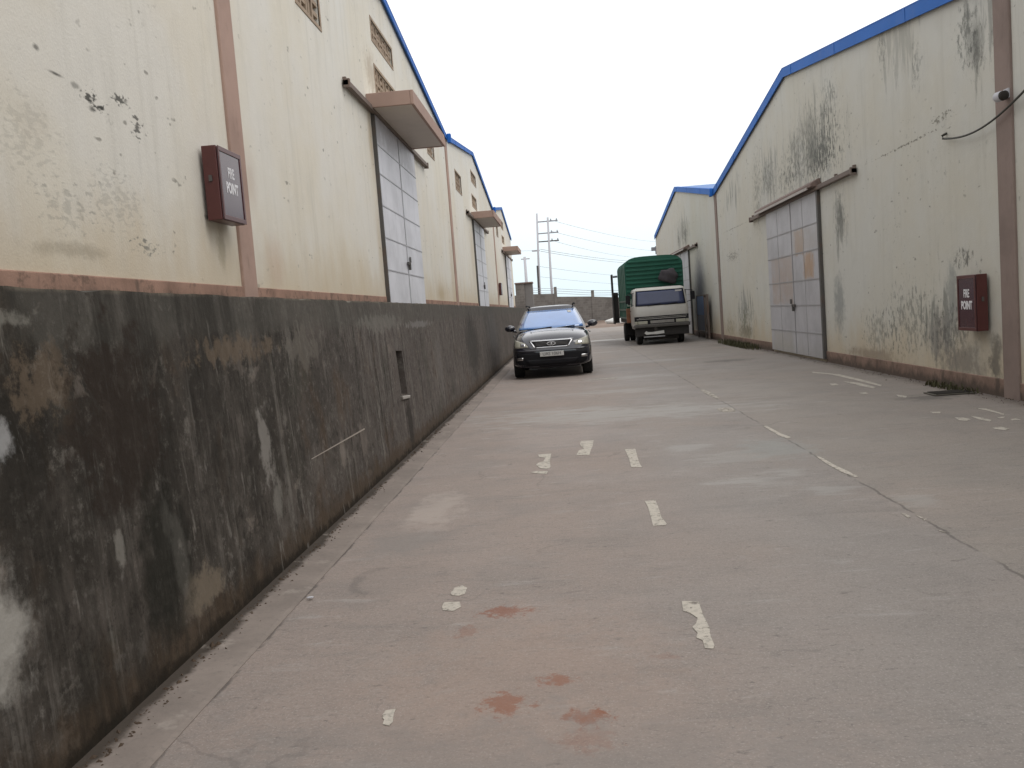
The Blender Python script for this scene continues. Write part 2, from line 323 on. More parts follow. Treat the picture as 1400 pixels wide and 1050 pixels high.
    t.bump(t.math('ADD', t.math('ADD', g, t.math('MULTIPLY', t.noise(p, 6, 5, .7), 1.2)), t.math('MULTIPLY', t.noise(p, 1.5, 3), 1.5)), .45, .008)
    return t.color(cc)
M['road'] = mk_road()

def mk_apron():
    t = NT('apron_concrete', .88, .25); p = t.pos(); X, Y, Z = t.xyz(p)
    a = t.noise(p, 1.6, 6, .65); cc = t.mix(t.rng(a, .35, .7), (.20, .170, .150), (.262, .222, .195))
    g = t.noise(p, 30, 5, .7); cc = t.mix(t.rng(g, .5, .75, 0, .5), cc, (.14, .125, .112))
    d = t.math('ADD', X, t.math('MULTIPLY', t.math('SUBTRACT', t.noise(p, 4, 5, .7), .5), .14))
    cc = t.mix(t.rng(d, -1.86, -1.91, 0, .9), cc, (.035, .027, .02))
    cc = t.mix(t.rng(t.noise(p, 3, 5, .7), .58, .72, 0, .5), cc, (.38, .34, .30))
    t.bump(g, .4, .008)
    return t.color(cc)
M['apron'] = mk_apron()

def mk_soil():
    t = NT('red_soil', .95, .1); p = t.pos()
    cc = t.mix(t.rng(t.noise(p, .3, 6, .65), .35, .7), (.19, .145, .118), (.27, .215, .18))
    cc = t.mix(t.rng(t.noise(p, 4, 6, .7), .55, .75, 0, .6), cc, (.12, .08, .055))
    t.bump(t.noise(p, 5, 5), .5, .05); return t.color(cc)
M['soil'] = mk_soil()

def mk_paint(name, c, lo):
    t = NT(name, .8, .3); p = t.pos()
    w = t.noise(p, 24, 6, .75); cc = t.mix(t.rng(w, .45, .70, 0, .8), c, tuple(x*.55 for x in c))
    tr = t.n('ShaderNodeBsdfTransparent'); mx = t.n('ShaderNodeMixShader')
    hole = t.math('MULTIPLY', t.rng(t.noise(p, 15, 7, .75), lo, lo-.11), 1.0)
    t.L.new(hole, mx.inputs[0]); t.L.new(t.b.outputs[0], mx.inputs[1]); t.L.new(tr.outputs[0], mx.inputs[2])
    out = t.t.nodes['Material Output']; t.L.new(mx.outputs[0], out.inputs[0])
    return t.color(cc)
M['paint'] = mk_paint('worn_road_paint', (.49, .45, .39), .47)
M['paint_thin'] = mk_paint('thin_road_paint', (.46, .42, .365), .53)

def mk_plinth(name, c, zb):
    t = NT(name, .9, .15); p = t.pos(); X, Y, Z = t.xyz(p)
    cc = t.mix(t.rng(t.noise(p, 1.5, 5, .65), .35, .7), c, tuple(x*.68 for x in c))
    cc = t.mix(t.rng(t.noise(p, 5, 6, .7), .52, .68, 0, .65), cc, (.10, .075, .06))
    cc = t.mix(t.rng(t.noise(t.scale(p, 1, 1, .4), 2.0, 5, .7), .56, .7, 0, .7), cc, (.085, .07, .06))
    lz = t.math('ADD', Z, t.math('MULTIPLY', t.math('SUBTRACT', t.noise(t.scale(p, 1, 1, .5), 3, 6, .72), .5), .5)); cc = t.mix(t.rng(lz, zb+.20, zb+.04, 0, .8), cc, (.085, .07, .058))
    t.bump(t.noise(p, 40, 4), .3, .01)
    return t.color(cc)
M['plinth_left'] = mk_plinth('pink_brown_paint_west', (.37, .235, .18), 1.84)
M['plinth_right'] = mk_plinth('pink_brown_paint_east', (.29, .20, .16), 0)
def mk_pil(name, c):
    t = NT(name, .9, .15); p = t.pos()
    cc = t.mix(t.rng(t.noise(p, 1.2, 5, .65), .35, .7), c, tuple(x*.82 for x in c))
    cc = t.mix(t.rng(t.noise(t.scale(p, 1, 2, .5), 3, 6, .7), .56, .75, 0, .45), cc, (.16, .12, .10))
    t.bump(t.noise(p, 40, 4), .2, .01); return t.color(cc)
M['pil_left'] = mk_pil('brown_pilaster_paint_west', (.42, .295, .245))
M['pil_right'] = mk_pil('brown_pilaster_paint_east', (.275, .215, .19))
M['blue'] = simple('blue_sheet_trim', (.020, .130, .46), .6, var=.2, scale=.8, spec=.15, dirt=((.10, .17, .38), .55))
M['roof'] = simple('blue_roof_sheet', (.06, .17, .42), .5, var=.1, scale=1)
M['canopy'] = simple('canopy_concrete', (.56, .50, .44), .9, var=.15, scale=1.5, dirt=((.3, .24, .19), .45), bump=.2)
M['canopy_edge'] = simple('canopy_fascia_paint', (.36, .25, .205), .9, var=.2, scale=1.5, dirt=((.13, .09, .07), .6), bump=.2)
M['steel'] = simple('dark_steel', (.10, .095, .09), .6, metal=.3, var=.25, scale=4, dirt=((.16, .085, .05), .5))
M['rail'] = simple('rusty_rail_steel', (.17, .135, .115), .7, metal=.2, var=.25, scale=3, dirt=((.2, .1, .06), .6))
M['hood'] = simple('weathered_brown_hood', (.20, .145, .125), .8, var=.25, scale=3, dirt=((.10, .085, .08), .7))
M['dark'] = simple('painted_shade_and_dark_parts', (.03, .026, .022), .95, var=.2)  # near-black painted as shade in recesses; plain colour of lens and grate
M['block'] = simple('pierced_block', (.34, .26, .19), .95, var=.2, scale=3, dirt=((.15, .10, .07), .6))

def mk_door(name, c, patches):
    t = NT(name, .5, .4); p = t.pos(); X, Y, Z = t.xyz(p)
    cc = t.mix(t.rng(t.noise(p, .9, 5, .6), .35, .7), c, tuple(x*.82 for x in c))
    cc = t.mix(t.rng(t.noise(t.scale(p, 1, 5, .4), 1.6, 5, .65), .55, .75, 0, .45), cc, tuple(x*.62 for x in c))
    f = t.noise(p, 2.5, 6, .7); dj = t.math('MULTIPLY', t.math('SUBTRACT', t.noise(p, 4, 5, .7), .5), .35)
    for (y0, y1, z0, z1, colr, k) in patches:
        m = t.math('MULTIPLY', t.math('MULTIPLY', t.rng(t.math('ADD', Y, dj), y0-.06, y0+.12), t.rng(t.math('ADD', Y, dj), y1+.06, y1-.12)), t.math('MULTIPLY', t.rng(t.math('ADD', Z, dj), z0-.03, z0+.10), t.rng(t.math('ADD', Z, dj), z1+.03, z1-.10)))
        cc = t.mix(t.math('MULTIPLY', t.math('MULTIPLY', m, t.rng(f, .30, .55, .35, 1)), k), cc, colr)
    cc = t.mix(t.rng(t.math('ADD', Z, t.math('MULTIPLY', f, .5)), .75, .35, 0, .25), cc, (.30, .28, .22))
    rr = t.noise(t.scale(p, 1, 6, .5), 1.8, 6, .7); cc = t.mix(t.math('MULTIPLY', t.rng(rr, .56, .74, 0, .45), t.rng(t.noise(p, .9, 4), .45, .6)), cc, (.24, .16, .11))
    cc = t.mix(t.rng(t.noise(p, 7, 6, .72), .58, .74, 0, .4), cc, tuple(x*.55 for x in c))
    t.bump(t.noise(p, 1.8, 3, .5), .6, .03)
    return t.color(cc)
TANC = (.40, .275, .185)
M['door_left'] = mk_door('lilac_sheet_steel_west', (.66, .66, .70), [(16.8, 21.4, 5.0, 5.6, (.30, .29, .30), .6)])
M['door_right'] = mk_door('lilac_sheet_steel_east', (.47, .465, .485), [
    (21.15, 22.0, 2.45, 3.10, TANC, .85), (20.4, 21.3, 1.86, 2.50, (.41, .26, .15), .8), (22.3, 24.5, 1.27, 2.55, (.41, .34, .30), .8), (19.9, 22.2, 2.5, 3.1, (.40, .36, .32), .4), (22.5, 24.6, .05, .6, (.42, .40, .36), .6)])

def mk_block(name):
    t = NT(name, .95, .1); p = t.pos()
    X, Y, Z = t.xyz(p)
    cmb = t.n('ShaderNodeCombineXYZ'); t.L.new(t.math('ADD', X, t.math('MULTIPLY', Y, .97)), cmb.inputs[0]); t.L.new(Z, cmb.inputs[1])
    b = t.n('ShaderNodeTexBrick'); t.L.new(cmb.outputs[0], b.inputs['Vector'])
    b.inputs['Color1'].default_value = (.20, .185, .17, 1); b.inputs['Color2'].default_value = (.155, .142, .13, 1); b.inputs['Mortar'].default_value = (.21, .195, .18, 1)
    b.inputs['Scale'].default_value = 1; b.inputs['Brick Width'].default_value = .45; b.inputs['Row Height'].default_value = .22; b.inputs['Mortar Size'].default_value = .018
    cc = t.mix(t.rng(t.noise(p, .8, 6, .7), .45, .7, 0, .6), b.outputs['Color'], (.085, .075, .068))
    t.bump(b.outputs['Fac'], -.2, .02); return t.color(cc)
M['blockwall'] = mk_block('concrete_blockwork')
M['pole'] = simple('pale_pole', (.50, .50, .53), .8, var=.1, scale=1)  # pale tone holds the far poles' haze; also used on small near parts
M['pole_dark'] = simple('tarred_pole', (.06, .055, .055), .8, var=.2, scale=1)
M['wire'] = simple('wire', (.30, .31, .34), .6, var=.1)

# ------------------------------------------------------------------ sky, sun, camera
w = bpy.data.worlds.new('World'); sc.world = w; w.use_nodes = True
nt = w.node_tree; bg = nt.nodes['Background']
SUN_EL, SUN_AZ = R(58), R(118)        # sun azimuth clockwise from +Y
sky = nt.nodes.new('ShaderNodeTexSky'); sky.sky_type = 'NISHITA'; sky.sun_disc = False
sky.sun_elevation = SUN_EL; sky.sun_rotation = SUN_AZ; sky.air_density = 1; sky.dust_density = 3
tc = nt.nodes.new('ShaderNodeTexCoord'); sx = nt.nodes.new('ShaderNodeSeparateXYZ'); nt.links.new(tc.outputs['Generated'], sx.inputs[0])
mr = nt.nodes.new('ShaderNodeMapRange'); mr.inputs[1].default_value = 0; mr.inputs[2].default_value = .22; nt.links.new(sx.outputs[2], mr.inputs[0])
cl = nt.nodes.new('ShaderNodeMix'); cl.data_type = 'RGBA'; nt.links.new(mr.outputs[0], cl.inputs[0])
cl.inputs[6].default_value = (8.0, 9.5, 10.1, 1); cl.inputs[7].default_value = (12.0, 11.95, 12.05, 1)
nz = nt.nodes.new('ShaderNodeTexNoise'); nz.inputs['Scale'].default_value = 1.6; nz.inputs['Detail'].default_value = 5; nt.links.new(tc.outputs['Generated'], nz.inputs['Vector'])
cl2 = nt.nodes.new('ShaderNodeMix'); cl2.data_type = 'RGBA'; cl2.blend_type = 'MULTIPLY'; cl2.inputs[0].default_value = 1
mr2 = nt.nodes.new('ShaderNodeMapRange'); mr2.inputs[1].default_value = .3; mr2.inputs[2].default_value = .7; mr2.inputs[3].default_value = .94; mr2.inputs[4].default_value = 1.06; nt.links.new(nz.outputs['Fac'], mr2.inputs[0])
nt.links.new(cl.outputs[2], cl2.inputs[6]); nt.links.new(mr2.outputs[0], cl2.inputs[7])
mx = nt.nodes.new('ShaderNodeMix'); mx.data_type = 'RGBA'; mx.inputs[0].default_value = .92
nt.links.new(sky.outputs[0], mx.inputs[6]); nt.links.new(cl2.outputs[2], mx.inputs[7]); nt.links.new(mx.outputs[2], bg.inputs[0])
bg.inputs[1].default_value = .1
sl = bpy.data.lights.new('sun', 'SUN'); sl.energy = .9; sl.angle = R(35); sl.color = (1, .96, .90)
so = bpy.data.objects.new('sun', sl); col.objects.link(so)
sd = Vector((math.sin(SUN_AZ)*math.cos(SUN_EL), math.cos(SUN_AZ)*math.cos(SUN_EL), math.sin(SUN_EL)))
so.rotation_euler = sd.to_track_quat('Z', 'Y').to_euler()

cam = bpy.data.cameras.new('camera'); co = bpy.data.objects.new('camera', cam); col.objects.link(co)
rows = ((0.9953796822475489, -0.07004215426634196, -0.065676364047492), (0.059677863003163426, -0.08454363925448152, 0.9946310500527238), (-0.07521862027546372, -0.9939549636111981, -0.079973054690424))
mw = Matrix([(r[0], -r[1], -r[2]) for r in rows]).to_4x4(); mw.translation = (0, 0, 1.6)
co.matrix_world = mw
cam.sensor_fit = 'HORIZONTAL'; cam.sensor_width = 36; cam.lens = 36*1200/1400
cam.clip_end = 6000; cam.clip_start = .05
sc.camera = co
sc.view_settings.view_transform = 'Standard'; sc.view_settings.look = 'None'; sc.view_settings.gamma = 1; sc.view_settings.exposure = .12
sc.render.filter_size = 1.9
sc.cycles.max_bounces = 8; sc.cycles.use_denoising = True

# ------------------------------------------------------------------ ground
XF, XR = -3.4, 5.75
def sheet(name, poly, z, mat, label, cat):
    mb = MB(); mb.quad(*[(x, y, z) for x, y in poly]); return tag(mb.build(name, mat), label, cat, kind='structure')
sheet('ground', [(-3000, -3000), (3000, -3000), (3000, 3000), (-3000, 3000)], -.05, M['soil'], 'bare reddish earth reaching beyond the boundary wall', 'ground')
mb = MB(); mb.prism([(-1.93, -9), (XR, -9), (XR, 54.2), (24, 54.2), (24, 68), (-1.93, 68)], 2, -.045, 0)
tag(mb.build('road', M['road']), 'dusty worn concrete driveway between the two rows of warehouses', 'road', kind='structure')
mb = MB(); mb.prism([(-1.99, .05), (-1.90, .032), (-1.70, .012), (-1.675, .004), (-1.675, -.02), (-1.99, -.02)], 1, -9, 62)
tag(mb.build('pavement_apron', M['apron']), 'narrow concrete apron along the foot of the dark retaining wall', 'apron', kind='structure')

def blot(cx, cy, ax, ay, lean=0, n=22, rag=.16):
    """ragged outline of a worn rectangular paint patch"""
    pts = []
    for i in range(n):
        t = 2*math.pi*i/n; c, s = math.cos(t), math.sin(t)
        q = 1/max(abs(c), abs(s)); q = .55*q + .45
        k = 1 + rnd.uniform(-rag, rag*.5)
        x, y = ax*c*q*k, ay*s*q*(1+rnd.uniform(-rag, rag)*.5)
        pts.append((cx + x + lean*y, cy + y))
    return pts
def marking(polys, label, mat='paint', name='road_marking'):
    mb = MB()
    for p in polys: mb.prism(p, 2, .0015, .004)
    return tag(mb.build(name, M[mat]), label, 'road marking', 'worn paint marks on the concrete', kind='structure')
marking([[(0.514, 4.624), (0.6, 4.598), (0.591, 4.391), (0.595, 4.225), (0.582, 4.106), (0.581, 3.992), (0.569, 3.955), (0.533, 3.966), (0.538, 4.062), (0.513, 4.098), (0.528, 4.157), (0.514, 4.236), (0.541, 4.286), (0.558, 4.358), (0.53, 4.439), (0.501, 4.471)]], 'long broken white dash nearest the camera in the middle of the road')
marking([[(-0.779, 4.974), (-0.768, 5.068), (-0.726, 5.111), (-0.691, 5.055), (-0.692, 4.949), (-0.726, 4.918), (-0.766, 4.934)]], 'pale paint flake above its twin on the near road')
marking([[(-0.797, 4.741), (-0.796, 4.815), (-0.708, 4.81), (-0.688, 4.724), (-0.724, 4.661), (-0.785, 4.683)]], 'pale squarish paint flake below its twin on the near road')
marking([[(-0.863, 3.423), (-0.855, 3.474), (-0.815, 3.483), (-0.813, 3.43), (-0.804, 3.367), (-0.814, 3.338), (-0.842, 3.351), (-0.844, 3.39)]], 'small yellowish paint flake alone near the bottom edge')
marking([[(0.538, 7.079), (0.624, 7.086), (0.623, 6.843), (0.61, 6.498), (0.626, 6.301), (0.613, 6.255), (0.525, 6.264), (0.534, 6.517), (0.544, 6.865)]], 'white dash standing between two others in the middle line')
marking([[(0.557, 9.717), (0.672, 9.713), (0.653, 9.192), (0.642, 8.757), (0.647, 8.579), (0.544, 8.616), (0.558, 9.098)]], 'far white dash at the right of a pair')
marking([[(0.085, 10.548), (0.236, 10.532), (0.209, 10.088), (0.186, 9.869), (0.156, 9.494), (0.016, 9.549), (0.048, 9.851), (0.109, 9.946), (0.077, 10.144), (0.069, 10.339)]], 'chunky white stub left of the far white dash')
marking([[(-0.41, 9.745), (-0.263, 9.758), (-0.273, 9.283), (-0.256, 8.902), (-0.287, 8.818), (-0.363, 8.88), (-0.412, 9.08), (-0.394, 9.199), (-0.34, 9.282), (-0.323, 9.502), (-0.394, 9.57)], [(-0.452, 8.679), (-0.391, 8.738), (-0.28, 8.677), (-0.292, 8.546), (-0.386, 8.601)]], 'eroded yellowish letter-like paint fragment left of the white stub')
marking([[(2.308, 10.8), (2.353, 10.777), (2.366, 10.102), (2.397, 9.808), (2.345, 9.736), (2.308, 9.962)]], 'thin white line fragment on the joint beyond another')
marking([[(2.324, 8.606), (2.353, 8.498), (2.354, 8.044), (2.375, 7.757), (2.377, 7.515), (2.348, 7.506), (2.31, 7.78), (2.307, 8.204)]], 'thin white line fragment on the joint, the longest')
marking([[(2.245, 6.186), (2.271, 6.18), (2.27, 6.086), (2.245, 6.057)], [(2.318, 6.136), (2.344, 6.007), (2.316, 5.973)], [(2.302, 5.722), (2.329, 5.662), (2.3, 5.654)]], 'faint whitish line on the near end of the joint', 'paint_thin')
marking([[(4.799, 17.708), (5.037, 16.692), (5.045, 15.552), (5.008, 14.436), (4.931, 14.265), (4.932, 15.424), (4.918, 16.806), (4.74, 17.42)]], 'thin long paint streak by the right wall plinth')
marking([[(4.697, 15.406), (4.821, 15.082), (4.826, 14.196), (4.741, 14.041), (4.704, 14.565)]], 'short paint streak beside the long one near the right wall')
marking([[(4.411, 15.215), (4.494, 15.145), (4.465, 14.879), (4.359, 14.925)]], 'small pale paint fleck on the concrete by the right wall')
marking([[(4.358, 13.558), (4.46, 13.584), (4.452, 13.423), (4.355, 13.362)]], 'small pale paint fleck on the concrete by the right wall')
marking([[(4.723, 13.033), (4.775, 12.779), (4.701, 12.621), (4.656, 12.772)]], 'small pale paint fleck on the concrete by the right wall')
marking([[(4.405, 11.067), (4.506, 11.008), (4.462, 10.902), (4.392, 10.943)]], 'small pale paint fleck on the concrete by the right wall')
marking([[(4.443, 10.456), (4.519, 10.414), (4.53, 10.253), (4.438, 10.15), (4.399, 10.246)]], 'small pale paint fleck on the concrete by the right wall')
marking([[(4.643, 10.506), (4.688, 10.321), (4.686, 10.092), (4.626, 10.013), (4.602, 10.233)]], 'small pale paint fleck on the concrete by the right wall')
marking([[(4.461, 9.59), (4.55, 9.596), (4.555, 9.428), (4.483, 9.367), (4.435, 9.488)]], 'small pale paint fleck on the concrete by the right wall')
marking([[(4.965, 11.141), (5.057, 11.016), (5.018, 10.497), (4.97, 10.423), (4.995, 10.83)]], 'small pale paint fleck on the concrete by the right wall')
marking([[(4.84, 10.296), (4.92, 10.271), (4.858, 10.189), (4.821, 10.209)]], 'small pale paint fleck on the concrete by the right wall')
marking([[(4.884, 10.079), (4.951, 10.1), (4.951, 9.987), (4.851, 9.967)]], 'small pale paint fleck on the concrete by the right wall')
marking([blot(2.33, 14.9, .05, .8), blot(2.2, 12.6, .12, .25)], 'faint whitish line on the far end of the joint', 'paint_thin')
marking([blot(.78, 19.5, .3, .10)], 'pale paint scrap on the road before the black car', 'paint_thin')
# a loose pebble, and the crumbs that gather where walls meet paving
mb = MB(); mb.prism(blot(0, 0, .022, .012, .3, 9, .3), 2, 0, .008)
o = mb.build('pebble', M['pole'], bevel=.003); o.location = (-1.62, 5.0, .012); tag(o, 'whitish pebble on the apron beside the dark wall', 'pebble')
M['crumb'] = simple('soil_crumbs', (.075, .052, .036), .95, var=.5, scale=9)
def crumbs(label, xw, sg, spread, y0, y1, z, n, seed):
    r = random.Random(seed); m = MB()
    for k in range(n):
        x = xw + sg*min(abs(r.gauss(0, spread)), spread*3.5); y = y0 + (y1-y0)*r.random()**1.5; q = r.uniform(.003, .012) if r.random() < .9 else r.uniform(.012, .024)
        a = r.uniform(0, 3.14); c, sn = math.cos(a)*q, math.sin(a)*q; e = r.uniform(.4, .8); h = q*r.uniform(.4, 1)
        zz = z(x)
        b = [m.bm.verts.new(p) for p in ((x+c, y+sn, zz), (x-sn*e, y+c*e, zz), (x-c, y-sn, zz), (x+sn*e, y-c*e, zz))]; t_ = m.bm.verts.new((x+c*.2, y-sn*.2, zz+h))
        for i in range(4): m.bm.faces.new((b[i], b[(i+1) % 4], t_))
    return tag(m.build('litter', M['crumb']), label, 'litter', kind='stuff')
crumbs('crumbs of dark soil and litter along the foot of the dark wall', -1.925, 1, .045, 2.4, 20, lambda x: .034 if x < -1.9 else max(.004, .032 - (x+1.9)*.1), 1000, 21)
crumbs('crumbs of soil and litter along the foot of the right wall', 5.715, -1, .14, 9, 32, lambda x: .001, 1200, 22)
# ------------------------------------------------------------------ retaining wall with its drain slot
def fill_holes(bm, outline, holes, P):
    loops = []
    es = []
    for lp in [outline] + holes:
        vs = [bm.verts.new(P(u, v)) for u, v in lp]
        loops.append(vs)
        for i in range(len(vs)): es.append(bm.edges.new((vs[i], vs[(i+1) % len(vs)])))
    bmesh.ops.triangle_fill(bm, use_beauty=True, use_dissolve=False, edges=es)
    return loops
rw = MB(); bm = rw.bm
ZD = 1.84
slot = [(10.18, .76), (10.56, .72), (10.55, 1.25), (10.17, 1.27)]
def face_x(z): return -1.945 - .085*z/ZD
rim = []
yy = 62.0
while yy > -6:
    rim.append((yy, ZD - rnd.uniform(0, .007) - (rnd.uniform(.008, .03) if rnd.random() < .10 else 0))); yy -= rnd.uniform(.06, .2) if yy < 24 else .6
lo = fill_holes(bm, [(-6, -.1), (62, -.1)] + rim + [(-6, ZD)], [slot], lambda u, v: (face_x(v), u, v))
hole = lo[1]; back = [bm.verts.new((-2.32, v.co.y, v.co.z)) for v in hole]
for i in range(4): bm.faces.new([hole[i], hole[(i+1) % 4], back[(i+1) % 4], back[i]])
bm.faces.new(back)
fr_ = lo[0]; nf = len(fr_)
bk_ = [bm.verts.new((-2.16 if v.co.z > 1 else -24, v.co.y, ZD if v.co.z > 1 else v.co.z)) for v in fr_]
far_ = {k: bm.verts.new((-24, bk_[k].co.y, ZD)) for k in (2, nf-1)}
for i in range(nf): bm.faces.new([fr_[i], fr_[(i+1) % nf], bk_[(i+1) % nf], bk_[i]])
bm.faces.new(bk_[2:nf] + [far_[nf-1], far_[2]]); bm.faces.new([bk_[0], bk_[1], far_[2], far_[nf-1]])
bm.faces.new([bk_[1], bk_[2], far_[2]]); bm.faces.new([bk_[nf-1], bk_[0], far_[nf-1]])
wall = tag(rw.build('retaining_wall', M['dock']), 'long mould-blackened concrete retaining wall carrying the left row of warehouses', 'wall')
MB().box(-2.31, -2.20, 10.20, 10.54, .78, 1.22).build('drain_recess', M['dark'], wall)
MB().prism([(10.12, .735), (10.62, .70), (10.60, .665), (10.15, .69)], 0, -2.06, -1.955).build('drain_lip', simple('pale_cement', (.36, .34, .31), .9, var=.2, scale=8), wall, bevel=.008)
# pale scrape and the horizontal pour line of the rim
def onface(y, z, o=.003): return (face_x(z) + o, y, z)
mb = MB(); n = 14
for k in range(n):
    t0, t1 = k/n, (k+1)/n
    def pt(t, s): return onface(6.42 + 1.75*t, (.626 - .01*t) + s*(.003 + .004*t))
    mb.quad(pt(t0, -1), pt(t1, -1), pt(t1, 1), pt(t0, 1))
mb.build('scrape_mark', simple('scrape', (.34, .30, .26), .9, var=.2, scale=10), wall, solid=.002)

# ------------------------------------------------------------------ warehouses
def wall_shell(outline, holes, xf, side, depth, mat, parent, recess=.16):
    """gable front at xf with recessed openings, closed sides and back; side=-1 goes towards -x"""
    mb = MB(); bm = mb.bm
    lp = fill_holes(bm, outline, holes, lambda u, v: (xf, u, v))
    for h in lp[1:]:
        bk = [bm.verts.new((xf + side*recess, v.co.y, v.co.z)) for v in h]
        k = len(h)
        for i in range(k): bm.faces.new([h[i], h[(i+1) % k], bk[(i+1) % k], bk[i]])
        bm.faces.new(bk)
    o = lp[0]; bk = [bm.verts.new((xf + side*depth, v.co.y, v.co.z)) for v in o]; k = len(o)
    for i in range(k): bm.faces.new([o[i], o[(i+1) % k], bk[(i+1) % k], bk[i]])
    bm.faces.new(bk[::-1])
    return mb.build('wall', mat, parent)

def vent(parent, xf, side, y0, y1, z0, z1):
    """pierced-block vent set in a recess"""
    f = MB(); xo = xf - side*.012
    for (a, b, c, d) in ((y0-.06, y1+.06, z1, z1+.06), (y0-.06, y1+.06, z0-.06, z0), (y0-.06, y0, z0, z1), (y1, y1+.06, z0, z1)):
        f.box(xo, xf + side*.02, a, b, c, d)
    v = f.build('window', M['block'], parent, bevel=.006)
    s = MB().box(xf + side*.13, xf + side*.155, y0+.002, y1-.002, z0+.002, z1-.002).build('void', M['dark'], v)
    m = MB(); nx = max(2, round((y1-y0)/.30)); nzc = max(2, round((z1-z0)/.28)); cy, cz = (y1-y0)/nx, (z1-z0)/nzc
    for i in range(1, nx): m.box(xf + side*.02, xf + side*.128, y0+i*cy-.03, y0+i*cy+.03, z0, z1)
    for j in range(1, nzc): m.box(xf + side*.024, xf + side*.124, y0, y1, z0+j*cz-.03, z0+j*cz+.03)
    for i in range(nx):
        for j in range(nzc):
            c0, c1 = y0+(i+.5)*cy, z0+(j+.5)*cz
            m.prism([(c0-cy*.5, c1-.035), (c0-cy*.5, c1+.035), (c0+cy*.5, c1+.035), (c0+cy*.5, c1-.035)] if (i+j) % 2 else [(c0-.035, c1-cz*.5), (c0-.035, c1+cz*.5), (c0+.035, c1+cz*.5), (c0+.035, c1-cz*.5)], 0, xf + side*.03, xf + side*.118)
    m.build('pierced_blocks', M['block'], v)

def sliding_door(parent, xf, side, y0, y1, z0, z1, mat, rows, seam, latch_z, near):
    """sheet-steel sliding leaf hung outside the wall"""
    xa, xb = xf - side*.025, xf - side*.06
    d = MB().box(xa, xb, y0, y1, z0, z1).build('door', mat, parent, bevel=.006)
    r = MB()
    for z in rows: r.box(xb - side*.001, xb - side*.010, y0+.01, y1-.01, z-.012, z+.012)
    r.box(xb - side*.001, xb - side*.014, seam-.02, seam+.02, z0+.01, z1-.01)
    for q in ((.25, .75) if side > 0 else ()):
        yy = y0 + (y1-y0)*q; r.box(xb - side*.001, xb - side*.006, yy-.006, yy+.006, z0+.01, z1-.01)
    r.build('panel_seams', simple('door_seam_steel', (.42, .42, .44) if side < 0 else (.32, .315, .32), .6, metal=0, var=.2, scale=3), d)
    f = MB(); jw = .03 if side < 0 else .06; f.box(xf - side*.002, xb - side*.012, near-jw, near+jw, z0, z1+.02)
    f.build('door_jamb', M['steel'], d, bevel=.006)
    l = MB(); l.box(xb - side*.015, xb - side*.05, seam-.16, seam+.12, latch_z-.035, latch_z+.03); l.box(xb - side*.015, xb - side*.07, seam-.03, seam+.03, latch_z-.14, latch_z+.02)
    l.box(xb - side*.015, xb - side*.03, seam+.2, seam+.34, latch_z+.04, latch_z+.16)
    l.build('latch', M['steel'], d, bevel=.005)
    return d

def track(parent, xf, side, y0, y1, z, r=.045):
    m = MB(); m.box(xf - side*.02, xf - side*.115, y0, y1, z-.05, z+.04); m.box(xf - side*.02, xf - side*.135, y0, y0+.06, z-.085, z+.06); m.box(xf - side*.02, xf - side*.135, y1-.06, y1, z-.085, z+.06)
    k = int((y1-y0)/1.1)
    for i in range(k+1):
        yy = y0 + .1 + (y1-y0-.2)*i/k; m.box(xf - side*.001, xf - side*.06, yy-.03, yy+.03, z+.03, z+.11)
    return m.build('door_track', M['rail'], parent, bevel=.006)

def roof_and_trim(parent, xf, side, y0, y1, yr, e0, e1, zr, depth, th=.22):
    if side < 0: th = .15
    g = .012
    for (ya, za, yb, zb) in ((y0+g, e0, yr, zr), (yr, zr, y1-g, e1)):
        pass
    m = MB()
    m.prism([(y0+g, e0-.09), (yr, zr-.09), (y1-g, e1-.09), (y1-g, e1-.015), (yr, zr-.015), (y0+g, e0-.015)], 0, xf - side*.045, xf + side*(depth+.15))
    m.build('roof', M['roof'], parent)
    m = MB()
    m.prism([(y0+g, e0-th), (yr, zr-th), (y1-g, e1-th), (y1-g, e1), (yr, zr), (y0+g, e0)], 0, xf - side*.048, xf - side*.075)
    m.prism([(y0+g, e0-.012), (yr, zr-.012), (y1-g, e1-.012), (y1-g, e1+.004), (yr, zr+.004), (y0+g, e0+.004)], 0, xf - side*.08, xf + side*.10)
    for (ya, za, yb, zc) in ((y0, e0, yr, zr), (yr, zr, y1, e1)):
        for q in (.28, .62, .93):
            yy = ya + (yb-ya)*q; zz = za + (zc-za)*q; sl_ = (zc-za)/(yb-ya)
            m.prism([(yy-.05, zz-th-.006-.05*sl_), (yy+.05, zz-th-.006+.05*sl_), (yy+.05, zz+.0+.05*sl_), (yy-.05, zz-.0-.05*sl_)], 0, xf - side*.077, xf - side*.082)
    m.build('fascia', M['blue'], parent)
    MB().box(xf - side*.083, xf - side*.20, y0+g, y0+.22, e0-.25, e0+.03).build('gutter_end', M['blue'], parent, bevel=.01)

